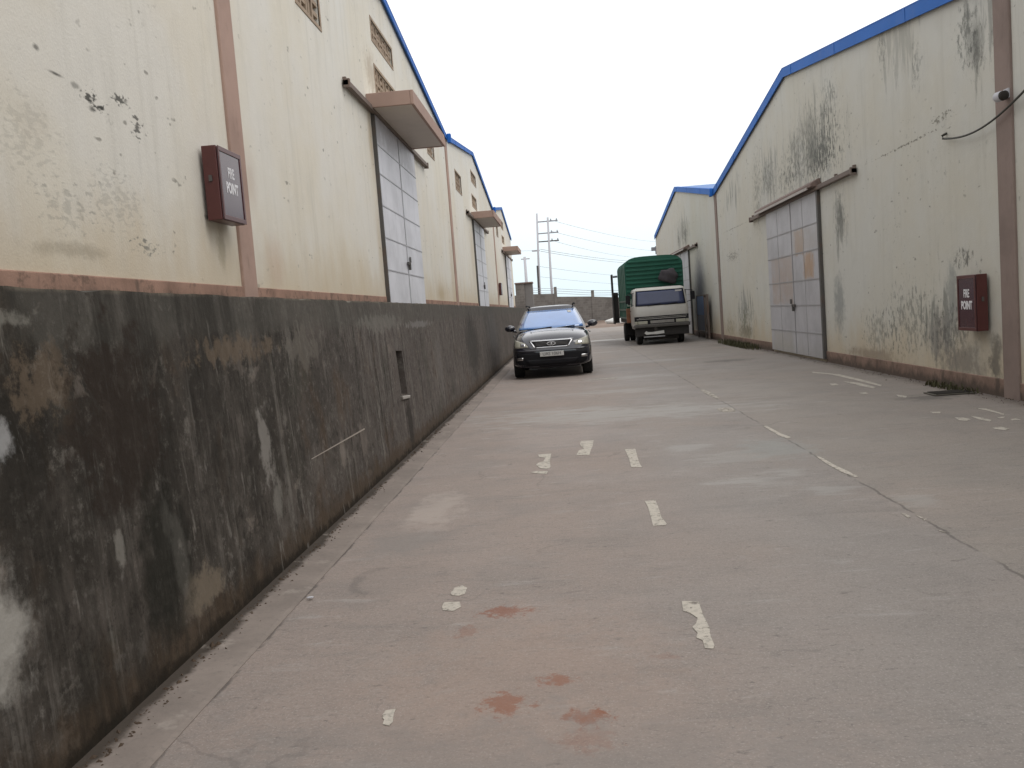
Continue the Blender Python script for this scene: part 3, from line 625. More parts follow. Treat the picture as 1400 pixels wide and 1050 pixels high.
def warehouse(label, xf, side, y0, y1, yr, e0, e1, zr, zb, plinth_h, mats, depth=19, vents=(), door=None, canopy=None, hood=None, rail=None, pil=None, plgaps=()):
    t = empty('warehouse', (xf, (y0+y1)/2, zb)); tag(t, label, 'warehouse', 'warehouses facing the concrete driveway')
    I = Matrix.Translation(t.location).inverted()
    kids = []
    def own(o): o.matrix_parent_inverse = I; return o
    root = t
    g = .01
    holes = [[(a, c), (b, c), (b, d), (a, d)] for a, b, c, d in vents]
    outline = [(y0+g, zb-.05 if zb > 1 else -.1), (y1-g, zb-.05 if zb > 1 else -.1), (y1-g, e1-.1), (yr, zr-.1), (y0+g, e0-.1)]
    own(wall_shell(outline, holes, xf, side, depth, mats[0], root))
    ys = [y0+g] + [q for gp in plgaps for q in gp] + [y1-g]
    for i in range(0, len(ys), 2): own(MB().box(xf - side*.022, xf + side*.01, ys[i], ys[i+1], zb-.03, zb+plinth_h).build('plinth', mats[1], root, bevel=.01))
    if pil: own(MB().box(xf - side*.035, xf + side*.01, pil-.2, pil+.2, zb-.02, e0-.16 + .0).build('pilaster', mats[2], root, bevel=.012))
    own_list = list(root.children)
    roof_and_trim(root, xf, side, y0, y1, yr, e0, e1, zr, depth)
    for a in vents: vent(root, xf, side, *a)
    if door: sliding_door(root, xf, side, *door)
    if rail: track(root, xf, side, *rail)
    if canopy:
        c0, c1, zt, out = canopy
        c = MB().box(xf - side*.004, xf - side*out, c0, c1, zt-.235, zt).build('canopy', M['canopy'], root, bevel=.012)
        e = MB(); e.box(xf - side*(out-.03), xf - side*(out+.03), c0-.03, c1+.03, zt-.25, zt+.012); e.box(xf - side*.006, xf - side*(out-.032), c0-.03, c0+.03, zt-.25, zt+.012); e.box(xf - side*.006, xf - side*(out-.032), c1-.03, c1+.03, zt-.25, zt+.012)
        e.build('canopy_edge', M['canopy_edge'], c, bevel=.01)
    if hood:
        c0, c1, z0, z1, out = hood
        h = MB().prism([(xf - side*.005, z0), (xf - side*out, z0), (xf - side*out, z0+.07), (xf - side*.05, z1), (xf - side*.005, z1)], 1, c0, c1).build('door_hood', M['hood'], root, bevel=.01)
        s = MB(); s.box(xf - side*(out-.012), xf - side*(out+.02), c0+.3, c1-.02, z0-.035, z0+.02); s.build('drip_strip', simple('pale_drip_strip', (.42, .39, .36), .7, var=.2, scale=3), h)
    for o in root.children: o.matrix_parent_inverse = I
    return t

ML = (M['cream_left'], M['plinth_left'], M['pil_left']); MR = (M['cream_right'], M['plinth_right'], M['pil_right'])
def lvents(c): return [(c-6.45, c-5.25, 6.14, 6.78), (c+5.25, c+6.45, 6.14, 6.78), (c-1.25, c+.85, 7.18, 7.55), (c-1.25, c+.85, 6.12, 6.63)]
def ldoor(c): return (c-1.95, c+2.45, ZD+.02, 5.56, M['door_left'], [c_ for c_ in (2.62, 3.24, 3.85, 4.45, 5.0)], c+.35, 2.85, c-1.98)
# left row, standing on the retaining wall
warehouse('cream warehouse on the left, the nearest one, plain wall beside the red cabinet', XF, -1, -8.5, 9.4, .5, 7.35, 7.35, 8.45, ZD, .26, ML, vents=[(6.0-11.3, -4.2, 6.14, 6.78)])
warehouse('cream warehouse on the left with the largest door canopy and pierced vents above it', XF, -1, 9.4, 28.05, 18.8, 7.35, 7.36, 8.48, ZD, .26, ML, vents=lvents(18.8), door=ldoor(18.8), canopy=(16.5, 20.75, 5.84, .86), rail=(14.65, 23.1, 5.60), pil=9.4, plgaps=[(16.75, 21.3)])
warehouse('cream warehouse on the left between the big canopy and the end of the row', XF, -1, 28.05, 45.9, 36.9, 7.36, 7.12, 8.36, ZD, .26, ML, vents=[(30.2, 31.9, 6.0, 6.58), (42.2, 43.4, 5.95, 6.5), (35.9, 37.8, 7.08, 7.45), (35.6, 37.4, 6.05, 6.45)], door=ldoor(36.9), canopy=(34.7, 38.7, 5.66, .88), rail=(32.8, 41.2, 5.45), pil=28.05, plgaps=[(34.9, 39.4)])
warehouse('cream warehouse at the far end of the left row beside the block tower', XF, -1, 45.9, 61.3, 53.2, 7.12, 6.75, 7.98, ZD, .26, ML, vents=[(48.0, 49.2, 5.9, 6.4), (52.0, 54.0, 6.7, 7.1), (52.2, 54, 5.85, 6.2)], door=(53.6, 58.4, ZD+.02, 5.25, M['door_left'], [2.6, 3.2, 3.8, 4.4], 56, 2.8, 53.6), canopy=(52.1, 56.0, 5.52, .88), rail=(50.8, 60, 5.2), pil=45.9, plgaps=[(53.6, 58.4)])
# right row, standing on the driveway
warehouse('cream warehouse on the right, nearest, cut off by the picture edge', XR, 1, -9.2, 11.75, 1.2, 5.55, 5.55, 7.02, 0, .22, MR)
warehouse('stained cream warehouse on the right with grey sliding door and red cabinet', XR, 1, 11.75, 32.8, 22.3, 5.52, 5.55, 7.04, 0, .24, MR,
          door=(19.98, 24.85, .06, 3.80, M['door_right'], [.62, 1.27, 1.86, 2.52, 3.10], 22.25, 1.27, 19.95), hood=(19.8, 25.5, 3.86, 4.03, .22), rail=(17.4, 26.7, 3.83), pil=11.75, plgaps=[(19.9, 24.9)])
warehouse('cream warehouse on the right behind the truck, dark patch on its wall', XR, 1, 32.8, 53.9, 43.4, 5.55, 5.60, 7.08, 0, .24, MR,
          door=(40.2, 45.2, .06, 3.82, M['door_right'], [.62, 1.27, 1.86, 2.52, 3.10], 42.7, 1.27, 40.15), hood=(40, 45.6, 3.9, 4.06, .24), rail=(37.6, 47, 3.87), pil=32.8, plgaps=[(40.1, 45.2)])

# ------------------------------------------------------------------ red cabinets
M['red'] = simple('maroon_paint', (.085, .022, .020), .45, var=.2, scale=6, coat=.2)
M['red_door'] = simple('maroon_door_glass', (.075, .036, .042), .18, var=.15, scale=3, spec=.6)
M['white_ink'] = simple('white_lettering', (.72, .72, .74), .6, var=.12, scale=30)
def cabinet(label, xf, side, y0, y1, z0, z1, out=.18, small=False):
    t = empty('fire_cabinet', (xf, (y0+y1)/2, z0)); tag(t, label, 'fire cabinet', 'dark red fire cabinets on the warehouse walls')
    I = Matrix.Translation(t.location).inverted(); dr = -side
    xo = xf + dr*out
    MB().box(xf + dr*.036, xo, y0, y1, z0, z1).build('case', M['red'], t, bevel=.008)
    d = MB().box(xo + dr*.001, xo + dr*.014, y0+.012, y1-.012, z0+.012, z1-.012).build('door', M['red_door'], t, bevel=.006)
    fr = MB()
    for q in ((y0+.004, y1-.004, z1-.05, z1-.004), (y0+.004, y1-.004, z0+.004, z0+.05), (y0+.004, y0+.04, z0+.05, z1-.05), (y1-.04, y1-.004, z0+.05, z1-.05)): fr.box(xo + dr*.0145, xo + dr*.022, *q)
    fr.build('door_frame', M['red'], t, bevel=.003)
    if not small:
        cy, h = (y0+y1)/2, z1-z0
        rot = Matrix(((0, 0, dr, 0), (dr, 0, 0, 0), (0, 1, 0, 0), (0, 0, 0, 1)))
        if True:
            zt1, zt2 = z0+h*.665, z0+h*.455
            text_mesh('lettering', 'FIRE', h*.20, M['white_ink'], t, Matrix.Translation((xo + dr*.0155, cy, zt1)) @ rot, .0008, .62, .004)
            text_mesh('lettering', 'POINT', h*.20, M['white_ink'], t, Matrix.Translation((xo + dr*.0155, cy, zt2)) @ rot, .0008, .72, .006)
        hd = MB(); yy = y0-.004; hd.box(xo - dr*.06, xo - dr*.09, yy-.012, yy+.01, z0+h*.52, z0+h*.60); hd.build('hinge', M['steel'], t)
    for o in t.children: o.matrix_parent_inverse = I
    return t
cabinet('dark red fire cabinet with white lettering high on the left wall', XF, -1, 8.38, 8.98, 2.71, 3.42)
cabinet('dark red fire cabinet with white lettering on the mould-stained right wall', XR, 1, 12.30, 12.86, .88, 1.655)
cabinet('small distant dark fire cabinet on the farthest left warehouse', XF, -1, 46.4, 47.0, 2.6, 3.25, .14, True)

# ------------------------------------------------------------------ camera, cable, drain cover, blue board
t = empty('security_camera', (XR-.035, 11.62, 3.83)); tag(t, 'small security camera with dark lens on the right brown pilaster', 'security camera')
o = MB().box(-.03, -.001, -.06, .06, -.02, .10).build('bracket', M['pole'], t, bevel=.006)
m = MB(); m.lathe([(-.02, .02), (-.02, .055), (.0, .062), (.08, .062), (.10, .05), (.10, .02)], 'y', 18); o = m.build('housing', M['pole'], t, smooth=True); o.location = (-.12, -.10, .0); o.rotation_euler = (0, R(-12), R(14))
m = MB(); m.lathe([(-.075, .012), (-.07, .055), (-.02, .06), (-.018, .012)], 'y', 18); l = m.build('lens', M['dark'], t, smooth=True); l.location = (-.128, -.105, -.005); l.rotation_euler = (0, R(-12), R(14))
m = MB(); m.tube([(-.02, 0, .03), (-.08, -.01, .03), (-.11, -.02, .02)], .018); m.build('arm', M['pole'], t, smooth=True)
pts = []
for k in range(25):
    q = k/24; y = 13.45 - 2.75*q
    pts.append((XR - .06 - .05*math.sin(q*3.1), y, 3.665 + .28*q*q - .18*math.sin(math.pi*q)*.9 - .0))
m = MB(); m.tube(pts, .014); m.tube([(XR-.005, 13.47, 3.74), (XR-.07, 13.46, 3.71), (XR-.07, 13.44, 3.66)], .018)
tag(m.build('cable', simple('dark_cable', (.06, .058, .05), .7), smooth=True), 'drooping dark cable along the upper right wall under the camera', 'cable')
t = empty('drain_cover', (5.35, 12.75, 0)); tag(t, 'dark iron drain cover on the ground under the right red cabinet', 'drain cover')
MB().box(-.28, .28, -.2, .2, .002, .02).build('frame', simple('drain_frame', (.10, .09, .075), .9, var=.3), t, bevel=.005)
m = MB()
for k in range(5): m.box(-.24, .24, -.16+k*.07, -.12+k*.07, .021, .032)
m.build('grate', M['dark'], t, bevel=.003)

t = empty('notice_board', (XR-.16, 36.3, 0)); tag(t, 'blue board in a dark frame leaning on the dark-patched wall behind the truck', 'board')
M['blue_board'] = simple('faded_blue_board', (.13, .19, .33), .6, var=.25, scale=2, dirt=((.10, .11, .14), .6))
M['grey_board'] = simple('grey_blue_board', (.17, .18, .22), .7, var=.25, scale=2, dirt=((.08, .08, .09), .6))
MB().box(-.02, .02, -.6, 1.3, .95, 1.72).build('panel', M['blue_board'], t, bevel=.004)
MB().box(-.015, .015, -.6, 1.3, .32, .93).build('lower_panel', M['grey_board'], t, bevel=.004)
m = MB()
for y in (-.68, -1.35): m.box(-.04, .04, y-.05, y+.05, 0, 1.78)
m.box(-.035, .035, 1.3, 1.38, 0, 1.75); m.box(-.03, .03, -1.33, 1.34, 1.725, 1.775); m.box(-.03, .03, -1.33, 1.34, .22, .30)
m.build('frame', M['rail'], t, bevel=.006)
MB().box(-.012, .012, -1.30, -.73, .58, 1.65).build('side_panel', simple('brown_grey_board', (.22, .19, .17), .8, var=.3, scale=2), t)

# small lamp box on the far corner of the right row
t = empty('floodlight', (5.72, 53.98, 4.72)); tag(t, 'small grey floodlight at the far corner of the right row', 'floodlight')
MB().box(-.24, .10, .02, .24, 0, .22).build('lamp_housing', M['wire'], t, bevel=.02); MB().box(-.02, .05, -.1, .02, -.22, .26).build('bracket', M['wire'], t)

# ------------------------------------------------------------------ weeds
M['weed'] = simple('dry_green_weed', (.06, .058, .026), .8, var=.4, scale=3)
def weeds(label, x0, x1, y0, y1, n, hmax, seed):
    r = random.Random(seed); m = MB()
    for k in range(n):
        x, y = r.uniform(x0, x1), y0 + (y1-y0)*r.betavariate(2, 2); h = hmax*r.uniform(.3, 1); a = r.uniform(0, 6.28); w_ = r.uniform(.006, .016); b = r.uniform(.15, .6)*h
        dx, dy = math.cos(a), math.sin(a)
        p0 = (x-dy*w_, y+dx*w_, 0); p1 = (x+dy*w_, y-dx*w_, 0); p2 = (x+dx*b*.4+dy*w_*.8, y+dy*b*.4-dx*w_*.8, h*.65); p3 = (x+dx*b*.4-dy*w_*.8, y+dy*b*.4+dx*w_*.8, h*.65)
        m.quad(p0, p1, p2, p3); p4 = (x+dx*b, y+dy*b, h*r.uniform(.75, 1)); v = [m.bm.verts.new(q) for q in (p3, p2, p4)]; m.bm.faces.new(v)
    return tag(m.build('weeds', M['weed']), label, 'weeds', kind='stuff')
weeds('low green weeds along the right wall foot left of the grey door', 5.3, 5.72, 25.8, 32.0, 700, .20, 3)
weeds('sparse weeds at the right wall foot under the red cabinet', 5.5, 5.72, 12.4, 14.2, 130, .12, 4)
weeds('mossy tufts in the crack at the foot of the dark wall', -1.93, -1.88, 3.2, 9.0, 200, .045, 5)

# ------------------------------------------------------------------ boundary wall, tower, poles, wires
YB = 84
t = empty('boundary_wall', (2, YB, 0)); tag(t, 'grey concrete block boundary wall with barbed wire closing the yard', 'wall')
seg = [(-2.81, -.72, 3.26, 3.14), (-.72, 2.80, 2.86, 2.62), (2.80, 6.6, 2.60, 2.2), (6.6, 11, 2.2, 2.1), (-9, -2.81, 3.26, 3.26)]
MB2 = MB()
for x0, x1, z0, z1 in seg: MB2.prism([(x0-2, -.05), (x1-2, -.05), (x1-2, z1), (x0-2, z0)], 1, 0, .2)
MB2.build('block_wall', M['blockwall'], t)
for x, z in ((-.76, 3.80), (2.74, 3.22), (6.6, 2.8)):
    MB().box(x-2-.14, x-2+.14, -.06, .26, -.05, z).build('pillar', M['blockwall'], t, bevel=.02)
for k, (za, zb_) in enumerate(((3.62, 3.42), (3.42, 3.20), (3.2, 3.0))):
    m = MB()
    m.tube([(-4.86, .1, za+.22), (-2.76, .1, za), (.74, .1, zb_-.25), (4.6, .1, zb_-.5)], .018, 5)
    m.build('barbed_wire', M['wire'], t)
t = empty('block_tower', (-4.2, 78, 0)); tag(t, 'squat block-built tower at the far left end of the yard', 'tower')
MB().box(0, .8, -.2, 1.6, 0, 4.12).build('wall', M['blockwall'], t)
MB().box(.805, 1.5, -.1, 1.4, 0, 4.10).build('side_wall', simple('pale_blockwork', (.17, .162, .155), .9, var=.3, scale=1.5, dirt=((.15, .14, .13), .6)), t)
MB().box(-.05, 1.55, -.3, 1.7, 4.125, 4.25).build('roof_slab', M['hood'], t, bevel=.02)
t = empty('soil_verge', (0, 0, 0)); 
bpy.data.objects.remove(t)
# verge of reddish earth in front of the boundary wall
m = MB()
def vf(u, v):
    x, y = -8 + 30*u, 66.5 + 17.3*v
    return (x, y, -.02 + .22*min(1, v*3)*(0.7+.3*math.sin(x*1.7+y)) + .25*max(0, v-.7)*(1+.5*math.sin(x*2.3)))
m.grid(vf, 60, 20); tag(m.build('earth_verge', M['soil'], smooth=True), 'strip of bare reddish earth before the boundary wall', 'ground', kind='structure')
def lump(name, label, cat, x, y, z, rx, ry, rz, mat, seed, flat=True):
    r = random.Random(seed); bm = bmesh.new(); bmesh.ops.create_icosphere(bm, subdivisions=3, radius=1)
    ph = [r.uniform(0, 6) for _ in range(6)]
    for v in bm.verts:
        c = v.co; k = 1 + .16*math.sin(c.x*4+ph[0])*math.cos(c.y*3+ph[1]) + .10*math.sin(c.z*6+ph[2]+c.x*3) + r.uniform(-.05, .05)
        v.co = (c.x*rx*k, c.y*ry*k, max(-.25 if flat else -1, c.z)*rz*k)
    me = bpy.data.meshes.new(name); bm.to_mesh(me); bm.free()
    for p in me.polygons: p.use_smooth = True
    o = link_mesh(name, me, mat); o.location = (x, y, z); return tag(o, label, cat)
lump('white_sack', 'pale full sack lying on the earth near the boundary wall', 'sack', 4.28, 72.5, .25, .95, .4, .38, simple('sack_cloth', (.62, .62, .60), .9, var=.2, scale=2), 3)

t = empty('power_line_frame', (-2, 115, 0)); tag(t, 'tall twin-pole power line frame with three crossarms behind the wall', 'power pole')
m = MB(); m.tube([(-1.15, 0, 0), (-1.05, 0, 5.2), (-.95, 0, 8), (-.72, 0, 14.2)], .20, 10, .12); o = m.build('pole', M['pole'], t, smooth=True)
m = MB(); m.tube([(.62, 0, 0), (.50, 0, 5), (.64, 0, 13.6)], .20, 10, .13); m.build('pole', M['pole'], t, smooth=True)
m = MB(); m.tube([(-1.24, -.3, 0), (-1.12, -.3, 7.5)], .13, 8); m.build('stay_pole', M['pole_dark'], t, smooth=True)
for z in (13.1, 11.6, 10.55):
    m = MB(); m.box(-.75, 1.9, -.08, .08, z-.07, z+.07); o = m.build('crossarm', M['pole_dark'] if z < 11 else M['wire'], t)
    for x in (1.0, 1.75):
        q = MB(); q.lathe([(0, .03), (.02, .09), (.12, .09), (.14, .05), (.22, .08), (.25, .02)], 'z', 10, (x, 0, z+.07)); q.build('insulator', M['wire'], o, smooth=True)
m = MB(); m.box(-1.7, -.7, -.08, .08, 9.35, 9.55); m.build('bracket', M['pole'], t)
t = empty('utility_pole', (-6.55, 160, 0)); tag(t, 'single short pale utility pole farther off left of the twin poles', 'utility pole')
m = MB(); m.tube([(0, 0, 0), (0, 0, 11.6)], .34, 10, .24); m.build('pole', M['pole'], t, smooth=True)
MB().box(-.7, .9, -.1, .1, 11.1, 11.3).build('crossarm', M['pole'], t)
W = [((-.9, 115, 13.2), (22, 200, 15.0), 1.2, .035), ((-.9, 115, 11.75), (22, 200, 13.0), 1.2, .035), ((-1.0, 115, 10.6), (17.5, 200, 11.9), 1.1, .035), ((-2.6, 115, 9.6), (17, 200, 11.1), .7, .05), ((-2.6, 115, 9.35), (17, 200, 10.6), .7, .05), ((-2.8, 115, 7.38), (16.5, 200, 7.75), .6, .035), ((-2.8, 115, 6.05), (16.5, 200, 5.9), .5, .03), ((-14, 110, 10.0), (-2.9, 115, 9.45), .2, .03)]
Wl = ['topmost power wire sagging right from the twin poles', 'second power wire below the topmost one', 'third power wire from the lowest crossarm', 'upper of two close thick wires right of the twin poles', 'lower of two close thick wires right of the twin poles', 'thin wire far below the crossarms', 'lowest thin wire just above the boundary wall', 'wire running left from the twin poles']
for (a, b, s, r), lb in zip(W, Wl):
    a, b = Vector(a), Vector(b)
    m = MB(); m.tube([a.lerp(b, k/16) - Vector((0, 0, 1.6*s*(k/16)*(1-k/16))) for k in range(17)], r*.62, 5)
    tag(m.build('power_wire', M['wire']), lb, 'wire', 'power wires over the boundary wall')

# ------------------------------------------------------------------ shared vehicle materials
M['car_paint'] = simple('black_car_paint', (.005, .006, .016), .25, var=.1, scale=2, spec=.15, coat=1)
M['car_paint'].node_tree.nodes['Principled BSDF'].inputs['Coat IOR'].default_value = 1.8
M['glass'] = simple('sky_blue_painted_glass', (.085, .22, .52), .06, var=.35, scale=1.1, spec=.8, coat=1)  # blue sky reflection put into the base colour, under a reflecting coat
M['glass'].node_tree.nodes['Principled BSDF'].inputs['Coat IOR'].default_value = 1.75
M['dark_glass'] = simple('dark_glass', (.010, .012, .018), .06, spec=.7)
M['rubber'] = simple('rubber', (.018, .018, .018), .85, dirt=((.09, .075, .065), .35), scale=8)
M['chrome'] = simple('chrome', (.55, .55, .56), .18, metal=1, var=.05)
M['alloy'] = simple('alloy', (.42, .42, .43), .35, metal=.8, var=.1)
M['black_plastic'] = simple('black_plastic', (.009, .009, .011), .6, spec=.2)
M['lens'] = simple('cloudy_lens', (.33, .32, .26), .3, var=.2, scale=9, coat=.3)
M['amber'] = simple('amber_lens', (.40, .16, .05), .25, coat=.4)
M['plate'] = simple('number_plate_white', (.50, .50, .48), .5, var=.1, scale=12)
M['plate_ink'] = simple('number_plate_black', (.05, .05, .055), .6)

def project(bvh, name, corners, mat, parent, off=.008, nu=10, nv=5, thick=.006, d=Vector((0, 1, 0)), o=-2.0):
    """patch whose outline is given in the front view, laid on the bodywork"""
    (a, b, c, e) = [Vector((x, 0, z)) for x, z in corners]
    def fn(u, v):
        p = a.lerp(b, u).lerp(e.lerp(c, u), v); h = bvh.ray_cast(Vector((p.x, o, p.z)), d)
        y = h[0].y if h[0] is not None else .25
        return (p.x, y-off, p.z)
    m = MB().grid(fn, nu, nv); return m.build(name, mat, parent, smooth=True, solid=thick)

def wheel(parent, x, y, r, w_, sgn, rim_mat, dual=False):
    m = MB(); m.lathe([(-w_/2, r*.62), (-w_/2, r*.92), (-w_*.36, r), (w_*.36, r), (w_/2, r*.92), (w_/2, r*.62)], 'x', 32)
    t = m.build('wheel', M['rubber'], parent, smooth=False); t.location = (x, y, r)
    m = MB(); m.lathe([(-w_*.3, .02), (-w_*.3, r*.615), (w_*.44, r*.615), (w_*.44, r*.54), (w_*.30, r*.5), (w_*.34, r*.16), (w_*.42, r*.12), (w_*.42, .02)], 'x', 28)
    rm = m.build('rim', rim_mat, t); rm.rotation_euler = (0, 0, 0 if sgn > 0 else math.pi)
    m = MB()
    for k in range(5):
        a = 2*math.pi*k/5
        for q in (-.16, .16):
            p0 = (w_*.40, r*.13*math.cos(a+q*2), r*.13*math.sin(a+q*2)); p1 = (w_*.43, r*.55*math.cos(a+q), r*.55*math.sin(a+q)); m.tube([p0, p1], r*.045, 6)
    sp = m.build('spokes', rim_mat, t, smooth=True); sp.rotation_euler = rm.rotation_euler
    return t

def bool_cut(o, cutters):
    """cut wheel arches out of bodywork for good; the cutters are removed again"""
    for c in cutters:
        md = o.modifiers.new('cut', 'BOOLEAN'); md.object = c; md.operation = 'DIFFERENCE'; md.solver = 'EXACT'
    me = bake(o); o.modifiers.clear(); o.data = me
    for c in cutters: bpy.data.objects.remove(c)

# ------------------------------------------------------------------ the black car
def make_car():
    root = empty('parked_car', (-.375, 20.85, 0)); tag(root, 'black sport utility car with windscreen in painted sky-reflection blue, parked by the dark wall', 'car')
    # y : w0 sill, w1 waist, w2 shoulder | zb, zm, zs, zt (centre line)
    S = [(0.00, .50, .58, .50, .30, .50, .66, .72), (.05, .70, .76, .66, .25, .52, .76, .84), (.16, .82, .86, .78, .23, .54, .87, .965), (.36, .885, .905, .82, .22, .58, .98, 1.065), (.80, .90, .92, .85, .22, .62, 1.04, 1.135),
         (1.20, .90, .922, .86, .22, .64, 1.075, 1.19), (1.60, .90, .922, .865, .22, .66, 1.09, 1.21), (2.6, .90, .922, .865, .22, .66, 1.09, 1.18), (3.6, .90, .922, .86, .22, .66, 1.11, 1.18), (4.3, .88, .91, .83, .24, .66, 1.12, 1.16), (4.62, .80, .86, .76, .30, .66, 1.08, 1.10), (4.73, .60, .70, .60, .36, .64, .98, 1.0)]
    m = MB(); rings = []
    for (y, w0, w1, w2, zb, zm, zs, zt) in S:
        half = [(0, zb), (w0*.6, zb), (w0, zb+.06), (w1, (zb+zm)/2), (w1, zm), (w1-.01, (zm+zs)/2+.02), (w2, zs), (w2*.72, zs+(zt-zs)*.62), (w2*.36, zs+(zt-zs)*.92), (0, zt)]
        full = half + [(-x, z) for x, z in half[-2:0:-1]]
        rings.append([m.bm.verts.new((x, y, z)) for x, z in full])
    k = len(rings[0])
    for i in range(len(rings)-1):
        for j in range(k): m.bm.faces.new([rings[i][j], rings[i][(j+1) % k], rings[i+1][(j+1) % k], rings[i+1][j]])
    m.bm.faces.new(rings[0]); m.bm.faces.new(rings[-1][::-1])
    body = m.build('body', M['car_paint'], root, smooth=True, subsurf=2)
    cut = []
    for y in (.92, 3.64):
        c = MB(); c.lathe([(-1.2, .40), (1.2, .40)], 'x', 32, (0, y, .36)); cut.append(c.build('cutter', None))
        for z in (0,): pass
    # keep only outer wells: shift with a middle core left in place
    bool_cut(body, cut)
    for p in body.data.polygons: p.use_smooth = True
    bm = bmesh.new(); bm.from_mesh(body.data); bvh = BVHTree.FromBMesh(bm); bm.free()
    MB().box(-.62, .62, .3, 4.4, .24, .75).build('underbody', M['black_plastic'], root)
    # greenhouse: front surface F(s,t), side surface S(u,t)
    zb, zt = 1.13, 1.645
    def hw(t): return .835 - .215*t**1.25
    def yf(t): return 1.08 + 1.02*t + .12*t*t
    def yr(t): return 4.58 - .55*t - .15*t*t
    def F(s, t): return Vector((s*hw(t), yf(t) + .16*s*s*(1-.3*t), zb + (zt-zb)*t))
    def Sd(u, t, sg): 
        y0, y1 = yf(t)+.16*(1-.3*t), yr(t); return Vector((sg*(hw(t) - .05*max(0, u-.5)**2*2), y0 + (y1-y0)*u, zb + (zt-zb)*t))
    def Rr(s, t): return Vector((s*(hw(t)-.025), yr(t) + .06*(1-s*s), zb + (zt-zb)*t))
    m = MB(); T = [0, .25, .5, .75, 1.0]; rings = []
    def ring(t):
        return [F(-1+2*i/8, t) for i in range(9)] + [Sd(i/6, t, 1) for i in range(1, 6)] + [Rr(1-2*i/6, t) for i in range(7)] + [Sd(1-i/6, t, -1) for i in range(1, 6)]
    for t in T: rings.append([m.bm.verts.new(p) for p in ring(t)])
    for sc_, dz in ((.93, .045), (.72, .075), (.35, .088)):
        base = ring(1.0); c = Vector((0, 3.1, 0)); rings.append([m.bm.verts.new(((p.x)*sc_, c.y + (p.y-c.y)*(sc_*.25+.75 if sc_ > .8 else sc_*.55+.42), p.z + dz)) for p in base])
    k = len(rings[0])
    for i in range(len(rings)-1):
        for j in range(k): m.bm.faces.new([rings[i][j], rings[i][(j+1) % k], rings[i+1][(j+1) % k], rings[i+1][j]])
    m.bm.faces.new(rings[-1])
    m.build('roof', M['car_paint'], root, smooth=True)
    def patch(name, fn, u0, u1, t0, t1, mat, off, nu=12, nv=8, par=root):
        def g(a, b):
            u, t = u0 + (u1-u0)*a, t0 + (t1-t0)*b; p = fn(u, t); e = 1e-3
            n_ = (fn(u+e, t)-p).cross(fn(u, t+e)-p).normalized()
            if n_.dot(p - Vector((0, 2.9, 1.0))) < 0: n_ = -n_
            return p + n_*off
        return MB().grid(g, nu, nv).build(name, mat, par, smooth=True, solid=.004)
    ws = patch('windscreen', F, -.93, .93, .06, .93, M['glass'], .008)
    patch('sticker', F, .62, .74, .74, .84, M['plate'], .014, 3, 3, ws)
    patch('rear_window', lambda s, t: Rr(s, t), -.88, .88, .12, .92, M['dark_glass'], .008)
    for sg in (1, -1):
        fn = lambda u, t, sg=sg: Sd(u, t, sg)
        for (a, b) in ((.10, .40), (.43, .70), (.73, .90)): patch('side_window', fn, a, b, .12, .9, M['dark_glass'], .007)
        m = MB(); m.tube([(sg*.60, 2.3, 1.735), (sg*.60, 2.45, 1.76), (sg*.58, 3.7, 1.75), (sg*.57, 3.9, 1.70)], .018); m.build('roof_rail', M['black_plastic'], root, smooth=True)
        # mirrors
        m = MB(); m.tube([(sg*.84, 1.55, 1.12), (sg*.93, 1.52, 1.15)], .03); o = m.build('mirror', M['car_paint'], root, smooth=True)
        b = bmesh.new(); bmesh.ops.create_uvsphere(b, u_segments=16, v_segments=10, radius=1)
        for v in b.verts: v.co = (sg*1.0 + v.co.x*.125, 1.52 + v.co.y*(.09 if v.co.y < 0 else .03), 1.21 + v.co.z*.085)
        me = bpy.data.meshes.new('mirror_shell'); b.to_mesh(me); b.free()
        for p in me.polygons: p.use_smooth = True
        link_mesh('mirror_shell', me, M['car_paint'], o)
        MB().box(sg*.92, sg*1.085, 1.555, 1.562, 1.15, 1.27).build('mirror_glass', M['chrome'], o)
        # lamps
        hl = project(bvh, 'headlight', [(sg*.52, .76), (sg*.855, .745), (sg*.865, .955), (sg*.60, .865)], M['lens'], root, .004)
        project(bvh, 'reflector', [(sg*.60, .785), (sg*.70, .785), (sg*.70, .86), (sg*.60, .85)], M['chrome'], hl, .012, 5, 4)
        project(bvh, 'fog_lamp', [(sg*.66, .46), (sg*.80, .46), (sg*.80, .52), (sg*.66, .52)], M['chrome'], root, .014, 5, 3)
        MB().tube([(sg*.78, 4.6, .95), (sg*.74, 4.69, .95), (sg*.60, 4.73, .95)], .07).build('tail_light', simple('red_lens', (.3, .01, .01), .2), root, smooth=True)
        for y in (1.72, 2.78): MB().box(sg*.921, sg*.945, y, y+.2, .98, 1.01).build('door_handle', M['car_paint'], root, bevel=.005)
        for y in (.92, 3.64): wheel(root, sg*.80, y, .355, .23, sg, M['alloy'])
    # grille with chrome surround and oval emblem
    gr = project(bvh, 'grille', [(-.36, .755), (.36, .755), (.46, .885), (-.46, .885)], M['black_plastic'], root, .004, 16, 5)
    for nm, q in (('grille_trim', [(-.50, .885), (.50, .885), (.50, .915), (-.50, .915)]), ('grille_trim', [(-.37, .730), (.37, .730), (.375, .752), (-.375, .752)])): project(bvh, nm, q, M['chrome'], gr, .014, 16, 2, .012)
    for sg in (1, -1): project(bvh, 'grille_trim', [(sg*.365, .735), (sg*.395, .735), (sg*.50, .905), (sg*.46, .905)], M['chrome'], gr, .014, 3, 6, .012)
    for z in (.785, .815, .845): project(bvh, 'grille_bar', [(-.38, z), (.38, z), (.385, z+.010), (-.385, z+.010)], M['steel'], gr, .009, 14, 1)
